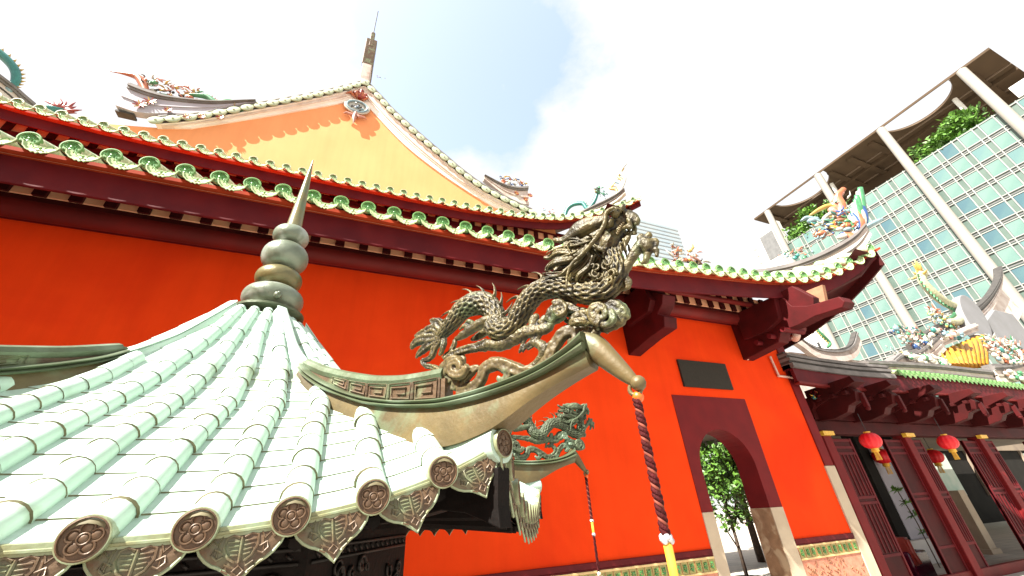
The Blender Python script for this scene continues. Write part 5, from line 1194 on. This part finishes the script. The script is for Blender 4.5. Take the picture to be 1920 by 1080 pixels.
q=empty('ceramic_flame',(25.3,8.0,7.35),'orange ceramic flame left of the cream dragon','roof ornament'); m=MB(); rn=random.Random(5); spray(m,(0,0,0),16,.45,[0,1],rn); m.build('flame',['c_orange','c_white'],q,smooth='all')
# lanterns
def lantern():
    root=empty('lantern',(0,0,0))
    m=MB(); n=48; pr=[(math.sin(t)**.8,math.cos(t)) for t in np.linspace(.25,math.pi-.25,16)]
    V=[(.205*r*(1+.035*math.cos(12*a))*math.cos(a),.205*r*(1+.035*math.cos(12*a))*math.sin(a),.175*z) for r,z in pr for a in np.linspace(0,2*math.pi,n,endpoint=False)]
    m.add(V,[(i*n+j,i*n+(j+1)%n,(i+1)*n+(j+1)%n,(i+1)*n+j) for i in range(15) for j in range(n)]); m.build('shade','lantern',root,smooth='all')
    m=MB(); m.lathe([(0,.2),(.07,.2),(.07,.17),(0,.17)],16); m.lathe([(0,-.17),(.075,-.17),(.08,-.24),(.05,-.25),(0,-.25)],16); m.build('caps','gold',root,smooth=True)
    m=MB()
    for k in range(14): a=k*.45; m.tube([(.04*math.cos(a),.04*math.sin(a),-.25),(.05*math.cos(a),.05*math.sin(a),-.42)],.006,4)
    m.build('tassel','gold',root); m=MB(); m.tube([(0,0,.2),(0,0,.62)],.008,5); m.build('hanging_cord','black',root)
    return root
l0=lantern(); spots=[((11.55,6.0,1.09),'red silk lantern hanging leftmost in front of the gate, beside the slatted panel'),((14.86,6.0,1.075),'red silk lantern hanging in front of the second opening of the gate'),((17.55,9.0,1.12),'red lantern half hidden behind the first gate post, deeper inside'),((20.75,9.0,1.10),'red lantern deeper inside, seen beside the third door leaf')]
for i,(p,lab) in enumerate(spots):
    o=l0 if i==0 else copy_tree(l0); o.location=p; tag(o,lab,'lantern','red lanterns hanging in the gate')
    if i>1: o.scale=(1.35,1.35,1.35)
# things seen through the gate
def prop(name,label,cat,fn,mats,loc=(0,0,0),kind=None,**k):
    m=MB(); fn(m); m.v=[(x-loc[0],y-loc[1],z-loc[2]) for x,y,z in m.v]; o=m.build(name,mats,None,**k); o.location=loc; tag(o,label,cat,kind=kind); return o
prop('inner_pillar','pale grey pillar standing on a stone plinth inside the gate, behind the first opening','pillar',lambda m:(m.box2(17.55,18.5,9.3,9.9,-1.35,1.6,0),m.box2(16.8,19.2,9.1,10.1,G,-1.35,1)),['pale_grey','concrete'],(17.5,9.6,G),bevel=.02)
prop('stone_post','slim beige stone post behind the second opening of the gate','pillar',lambda m:(m.box2(21.1,21.55,9.0,9.4,-1.85,-.05,0),m.box2(21.0,21.65,8.95,9.45,G,-1.85,0)),['granite'],(21.3,9.2,G),bevel=.01)
prop('inner_post','dark timber post rising behind the first opening','pillar',lambda m:m.box2(16.98,17.5,9.3,9.7,G,2.2),['dark_interior'],(16.3,9.5,G))
prop('inner_post','broad dark timber post rising behind the second opening','pillar',lambda m:(m.box2(21.3,22.6,10.3,10.8,G,2.6),m.box2(19.6,20.6,10.3,10.8,G,2.6)),['dark_interior'],(21.5,10.5,G))
def backb(m):
    m.box2(22,62,16,16.4,G,3.6,0)
    for x in (28.5,34.5,41,49): m.box2(x,x+3.6,15.9,15.99,-.4,2.1,1)
    for x in (28.5,34.5,41,49): m.box2(x-.2,x,15.86,15.99,-.5,2.3,2)
    m.box2(26,60,15.8,15.99,2.3,3.0,2)
backo=prop('shop_front','dark shop front across the street with pale window strips, seen through the gate','building',backb,['dark_interior','shop_glass','brown_wall'],(40,16,G))
prop('ceiling_boards','brown boarded ceiling inside the gate','ceiling',lambda m:m.box2(11.3,40,7.3,15.5,2.25,2.4),['brown_wall'],(19,10,2.3))
prop('white_banner','narrow bright white banner behind the slatted panel','banner',lambda m:m.box2(20.6,21.35,11.6,11.63,.45,1.5),['white_paint'],(21,11.6,.45))
for i,(x,y,zz,lab) in enumerate(((24.2,13,-1.2,'white delivery crate and goods piled outside beyond the second opening'),(19.4,13,-1.4,'small heap of white goods beyond the first opening'))):
    rn=random.Random(60+i); m=MB()
    for q in range(9): m.box((rn.uniform(-.7,.7),rn.uniform(-.4,.4),rn.uniform(0,.7)),(rn.uniform(.15,.4),.3,rn.uniform(.15,.4)),rn.randrange(3))
    m.box((0,0,-.35),(1.6,.8,.6),3); o=m.build('goods_pile',['white_paint','c_orange','silver','black'],None,bevel=.02); o.location=(x,y,zz); tag(o,lab,'goods')
# trees and plants
def tree(name,loc,h,r,label,cat,mats=('leaf','leaf_dark'),n=900,seed=1,leafs=.09,trunk=.05,rz_=1.0):
    rn=random.Random(seed); root=empty(name,loc,label,cat)
    m=MB(); m.tube([(0,0,0),(.02,.02,h*.3),(-.03,0,h*.55),(0,0,h*.85)],[trunk,trunk*.8,trunk*.6,trunk*.2],8)
    br=[]
    for k in range(9):
        a=rn.random()*6.28; z=h*rn.uniform(.18,.6); e=Vector((r*.7*math.cos(a),r*.7*math.sin(a),h*rn.uniform(.15,.35))); p=Vector((0,0,z)); m.tube([p,p+e*.5+Vector((0,0,-.02)),p+e],[trunk*.5,trunk*.35,trunk*.1],6)
        br.append(p+e)
    m.build('trunk','bark',root,smooth='all')
    m=MB()
    cl=br+[Vector((rn.gauss(0,r*.45),rn.gauss(0,r*.45),h*rn.uniform(.35,1.0))) for _ in range(16)]
    for i in range(n):
        c=rn.choice(cl)+Vector((rn.gauss(0,r*.2),rn.gauss(0,r*.2),rn.gauss(0,r*.2*rz_)))
        d=Vector((rn.uniform(-1,1),rn.uniform(-1,1),rn.uniform(-.6,.9))).normalized(); s_=Vector((rn.uniform(-1,1),rn.uniform(-1,1),rn.uniform(-1,1))).cross(d).normalized()
        L_=leafs*rn.uniform(.6,1.3); w_=L_*.28
        m.add([c,c+d*L_*.5+s_*w_,c+d*L_,c+d*L_*.5-s_*w_],[(0,1,2,3)],rn.randrange(2))
    m.build('crown',list(mats),root)
    return root
tree('courtyard_tree',(10.35,9.6,G+.28),3.2,.62,'slender leafy potted tree seen through the arched doorway','tree',mats=('leaf','leaf_dark'),n=1700,seed=3,leafs=.15)
prop('tree_pot','round dark pot holding the slender tree beyond the doorway','plant pot',lambda m:m.lathe([(0,0),(.25,0),(.36,.16),(.38,.3),(.34,.3),(.3,.24),(0,.24)],24,c=(10.35,9.6,G)),['black_bronze'],(10.35,9.6,G),smooth=True)
tree('street_tree',(15.4,13.4,G),7.0,2.1,'dense green tree behind the potted tree beyond the doorway','tree',mats=('leaf','leaf_dark'),n=9000,seed=5,leafs=.26,trunk=.14)
for i,(x,y,z) in enumerate(((15.5,7.9,-.15),(15.9,7.9,-.7),(16.3,7.9,-1.15))):
    pass
pl=empty('climbing_plant',(16.95,8.6,G),'bright green bamboo-like plant showing beside the first gate post','plant')
m=MB(); m.tube([(0,0,0),(-.05,0,1.2),(-.25,0,2.05)],.015,6); m.build('stem','bark',pl); m=MB(); rn=random.Random(17)
for (cx_,cz_,k) in ((-.35,2.05,26),(-.1,1.7,20),(.0,1.35,16),(.05,.9,14)):
    for i in range(k):
        a=rn.uniform(0,6.28); L_=rn.uniform(.15,.32); c=Vector((cx_+rn.uniform(-.08,.08),rn.uniform(-.08,.08),cz_)); d=Vector((math.cos(a),.3*math.sin(a),.4*math.sin(a*1.7))).normalized(); s_=Vector((0,0,1)).cross(d).normalized(); m.add([c,c+d*L_*.5+s_*.03+Vector((0,0,.04)),c+d*L_,c+d*L_*.5-s_*.03],[(0,1,2,3)],rn.randrange(2))
m.build('leaves',['leaf','leaf_dark'],pl)
rk=empty('glossy_bulk',(14.4,8.2,G),'dark purple glossy rounded cabinet with a red cloth, low inside the gate','bulk')  # unidentified glossy shape, modelled as a rounded body with cloth
m=MB(); m.tube([(-.7,0,0),(-.7,0,.55),(-.55,0,.8)],[.5,.52,.3],20); m.box2(-.1,.75,-.4,.4,0,.62); m.build('bulk_body','scooter_red',rk,smooth=True,bevel=.05)
m=MB(); m.box2(-.05,.14,-.42,.2,.3,.95); m.tube([(.05,-.42,.9),(.02,-.44,.6),(.08,-.46,.35)],.07,8); m.build('cloth','c_red',rk,bevel=.03)
# ------------------------------------------------------------------ glass tower
tw=empty('glass_tower',(60,14,G),'modern tower with pale green gridded glass, white tubular columns and an overhanging brown roof canopy','tower')
TO=Vector((60,14,G))
def TB(m,name,mats,parent=tw,**k):
    m.v=[(x-TO.x,y-TO.y,z-TO.z) for x,y,z in m.v]; return m.build(name,mats,parent,**k)
TX=60.6; GT=34.9
cols=[4.8-8.45,4.8,13.2,21.65,30.15]
cells=[]
for b in cols[:-1]:
    for k in range(4): cells.append(b+1.52+k*1.78)
cells=[c for c in cells if c<29.5]
rows=[33.85-2.25*k for k in range(18)]
m=MB(); m.box2(TX+.05,TX+1,-4,29.9,G,GT,0); TB(m,'spandrel_wall','glass_strip')
m=MB()
for y in cells:
    for s_ in (-.63,.63): m.box2(TX-.06,TX+.05,y+s_-.045,y+s_+.045,-6,GT)
for z in rows:
    for s_ in (-.86,.86): m.box2(TX-.075,TX+.05,-4,29.9,z+s_-.042,z+s_+.042)
TB(m,'mullion_grid','mullion')
m=MB()
for z in rows: m.box2(TX+.0,TX+.052,-4,29.9,z-1.125-.07,z-1.125+.07)
TB(m,'spandrel_bands','louvre')
rn=random.Random(9); cnt=0; rest=MB(); proto={}
allc=[(y,z) for z in rows for y in cells]
for y,z in allc:
    t=rn.random(); g_='glass_a' if t<.62 else ('glass_b' if t<.88 else 'glass_c')
    if cnt<100 and z>14.5 and y>1:
        if g_ not in proto:
            mm=MB(); mm.box2(-.02,.04,-.56,.56,-.80,.80); o=mm.build('window_pane',g_,tw); proto[g_]=o
        else: o=proto[g_].copy(); col.objects.link(o); o.parent=tw
        o.location=Vector((TX+.0,y,z))-TO; cnt+=1
    else:
        rest.box2(TX-.02,TX+.04,y-.56,y+.56,z-.80,z+.80,{'glass_a':0,'glass_b':1,'glass_c':2}[g_])
o=TB(rest,'window_panes',['glass_a','glass_b','glass_c']); o['kind']='stuff'
for y in cols:
    m=MB(); m.tube([(TX-.5,y,G),(TX-.5,y,41.55)],[.56,.46],20,up=(0,1,0)); TB(m,'tubular_column','column_cream',smooth=True)
m=MB(); m.box2(TX-.05,TX+1,29.9,33.8,G,39.6,0); m.box2(TX-.12,TX-.04,31.0,33.3,33.8,38.4,1); m.box2(TX-.5,TX+.9,33.8,34.2,G,38.5,0)
for k in range(12): m.box2(TX-.5,TX-.0,34.2,34.9,22+1.35*k,22.3+1.35*k,0)
for k in range(8): m.box2(TX-.08,TX-.04,31.9,32.25,10+2.6*k,11.2+2.6*k,2)
TB(m,'end_wing',['concrete','louvre','black'])
# canopy with two round openings at its edge
cx0=60.3; CZ=41.8; Yr=(2.25,32.7)
def canopy():
    m=MB(); ys=np.linspace(Yr[0],Yr[1],122)
    holes=[(9.75,3.75),(24.9,4.0)]
    def xin(y):
        for c,r in holes:
            if abs(y-c)<r: return cx0+.25+math.sqrt(r*r-(y-c)**2)*1.05
        return None
    for a,b in zip(ys[:-1],ys[1:]):
        ym=(a+b)/2; q0,q1=xin(a),xin(b)
        if q0 is None and q1 is None: m.hexa([(cx0,a,CZ),(74,a,CZ),(74,b,CZ),(cx0,b,CZ),(cx0,a,CZ+.3),(74,a,CZ+.3),(74,b,CZ+.3),(cx0,b,CZ+.3)])
        else:
            q0=q0 or cx0+.25; q1=q1 or cx0+.25
            m.hexa([(q0,a,CZ),(74,a,CZ),(74,b,CZ),(q1,b,CZ),(q0,a,CZ+.3),(74,a,CZ+.3),(74,b,CZ+.3),(q1,b,CZ+.3)])
            m.hexa([(cx0,a,CZ),(cx0+.12,a,CZ),(cx0+.12,b,CZ),(cx0,b,CZ),(cx0,a,CZ+.3),(cx0+.12,a,CZ+.3),(cx0+.12,b,CZ+.3),(cx0,b,CZ+.3)])
    TB(m,'roof_canopy','canopy')
    m=MB()
    for x in (64.8,69.2): m.box2(x,x+.14,Yr[0],Yr[1],CZ-.16,CZ-.002,0)
    for y in (14.8,17.6,20.4,30.6): m.box2(61.5,74,y,y+.7,CZ-.30,CZ-.003,1)
    for y in (5.2,): m.box2(62,74,y-.8,y,CZ-.35,CZ-.003,1)
    m.box2(66,66.5,Yr[0],Yr[1],CZ-.5,CZ-.004,1)
    TB(m,'canopy_ribs',['canopy_rib','canopy'])
    for c,r in holes:
        m=MB(); m.tube([(cx0+.3+math.sin(t)*r*1.05,c+math.cos(t)*r,CZ+.1) for t in np.linspace(0,math.pi,33)],.06,8); TB(m,'opening_rim','canopy_rib',smooth=True)
canopy()
m=MB(); m.box2(70,74,-4,33,GT-1,CZ,0); m.box2(TX+1,74,-4,29.8,GT-1.2,GT-1,1); TB(m,'terrace_wall',['canopy','concrete'])
m=MB(); m.box2(TX-.2,TX+.3,-4,3.5,GT,GT+1.6,0); TB(m,'parapet','concrete')
for y in (7.2,22.3): 
    m=MB(); m.tube([(64.5,y,GT),(64.5,y,CZ)],.25,12,up=(0,1,0)); TB(m,'inner_column','white_paint',smooth=True)
def bush(loc,W,Dp,Hh,seed,label,n=1500,lf_=.55):
    rn=random.Random(seed); root=empty('terrace_shrub',loc,label,'shrub','shrubs on the tower roof terrace')
    m=MB()
    for k in range(7): y=rn.uniform(-W,W)*.8; m.tube([(0,y,0),(rn.uniform(-.4,.4),y+rn.uniform(-.5,.5),Hh*rn.uniform(.4,.75))],[.12,.04],6)
    m.build('stems','bark',root)
    m=MB(); cl=[Vector((rn.uniform(-Dp,Dp),rn.uniform(-W,W),Hh*rn.uniform(.15,.95)*(1-.3*abs(rn.uniform(-1,1))))) for _ in range(18)]
    for i in range(n):
        c=rn.choice(cl)+Vector((rn.gauss(0,.4),rn.gauss(0,.5),rn.gauss(0,.4)))
        d=Vector((rn.uniform(-1,.4),rn.uniform(-1,1),rn.uniform(-.4,.8))).normalized(); s_=Vector((rn.uniform(-1,1),rn.uniform(-1,1),rn.uniform(-1,1))).cross(d).normalized(); L_=lf_*rn.uniform(.5,1.3)
        m.add([c,c+d*L_*.5+s_*L_*.25,c+d*L_,c+d*L_*.5-s_*L_*.25],[(0,1,2,3)],0 if rn.random()<.7 else 1)
    m.build('foliage',['leaf','leaf_dark'],root)
bush((61.6,26.8,GT-.6),2.4,.7,4.6,4,'leafy green shrub on the roof terrace at the low left end of the tower')
bush((62.4,23.6,GT-.6),1.2,.6,4.2,5,'darker shrub just right of the lower left terrace shrub')
bush((62.0,10.6,GT-.6),1.6,.7,3.0,6,'bright green shrub on the upper terrace right of the second column')
bush((62.4,7.6,GT-.6),1.3,.7,4.6,7,'tall dark green shrub highest on the terrace below the round canopy opening')
# ------------------------------------------------------------------ hazy block behind the eaves
hb=empty('distant_block',(170,150,G),'pale washed out high rise block behind the curling eave','tower block')
m=MB(); m.add([(150.4,150,G),(189,150,G),(196,185,G),(157,185,G),(150.4,150,163),(189,150,167.5),(196,185,167.5),(157,185,163)],[(3,2,1,0),(4,5,6,7),(0,1,5,4),(1,2,6,5),(2,3,7,6),(3,0,4,7)])
m.v=[(x-170,y-150,z-G) for x,y,z in m.v]; m.build('wall','haze_block',hb)
m=MB()
for k in range(30): m.box2(151.5-170,188-170,-.3,-.05,161-k*3.2-1.6-G,161-k*3.2-G)
m.build('window_bands','haze_glass',hb)
# ------------------------------------------------------------------ far roof glimpsed between hall and gate
fr=empty('far_temple_roof',(26,14,G),'distant white temple ridge with upswept black tips seen between the hall corner and the gate roof','temple roof')
FO=Vector((26,14,G))
def FB(m,name,mats,**k):
    m.v=[(x-FO.x,y-FO.y,z-FO.z) for x,y,z in m.v]; return m.build(name,mats,fr,**k)
def ridge_xz(P,h,y,nm,mats):
    c=smooth_curve(P,6); m=MB(); n=len(c)
    for (z0,z1,w,mi) in ((-h,-.12,.15,0),(-.12,.0,.22,1),(.0,.1,.17,2)):
        V=[(x+0,y+s_*w,z+zz) for x,z in c for s_,zz in ((-1,z0),(1,z0),(1,z1),(-1,z1))]
        m.add(V,[(i*4+j,i*4+(j+1)%4,(i+1)*4+(j+1)%4,(i+1)*4+j) for i in range(n-1) for j in range(4)]+[(3,2,1,0),tuple((n-1)*4+j for j in range(4))],mi)
    return FB(m,nm,mats)
ridge_xz([(23.2,9.1),(24.45,8.5),(25.2,8.0),(26.2,7.75),(28.0,7.85),(29.6,8.35),(30.9,9.4)],.7,14,'ridge',['white_plaster','grey_plaster','dark_grey'])
m=MB(); m.box2(22.5,31,14.4,20,G,7.6); FB(m,'wall','white_plaster')
m=MB(); m.slab([(22.8,7.2),(23.4,9.3),(25.6,10.3),(28.6,10.9),(28.9,7.2)],lambda a,b,t:(a,t,b),18,18.4,0); 
for k in range(6): m.box2(26.2+.05*k,26.5+.05*k,17.9,17.99,10.1-.32*k,10.25-.32*k,1)
FB(m,'gable_end',['cream_wall','dark_grey'])
dragon_small('ceramic_dragon',(27.2,13.9,8.0),'thin green ceramic dragon on the distant white ridge between hall and gate',[(-.2,.0,.08),(.2,.3,.1),(-.2,.8,.12),(-.4,1.2,.1),(0,1.6,.1)],['c_green','c_yellow','c_green','c_green'])

# ------------------------------------------------------------------ added gallery, unseen left of the view, to shade court and hall wall
gl=empty('added_shade_gallery',(-12,-3,G),'red side gallery out of view on the left, added to shade the courtyard','gallery')
m=MB(); m.box2(-16+12,-9.5+12,-12+3,6.0+3,0,7.4); m.build('wall','wall_red',gl)
m=MB(); m.slab([(-5.2,7.2),(-.75,9.6),(3.6,7.2),(3.6,7.45),(-.75,9.9),(-5.2,7.45)],lambda a,b,t:(a,t,b),-9.6,9.3); m.build('roof','terracotta',gl)

gfig('ceramic_figures',(22.9,7.3,5.45),'cream and teal ceramic figures lining the white ridge above the amber tiled slope',57,1.3,.45,['c_white','c_pale','c_teal','c_pale','c_pink','c_lblue'],80)
gfig('ceramic_figures',(28.6,7.5,5.2),'pale ceramic figures on the grey gable beside the right picture edge',58,1.2,1.0,['c_pale','c_white','c_green','c_pink','c_pale','c_lblue'],110)
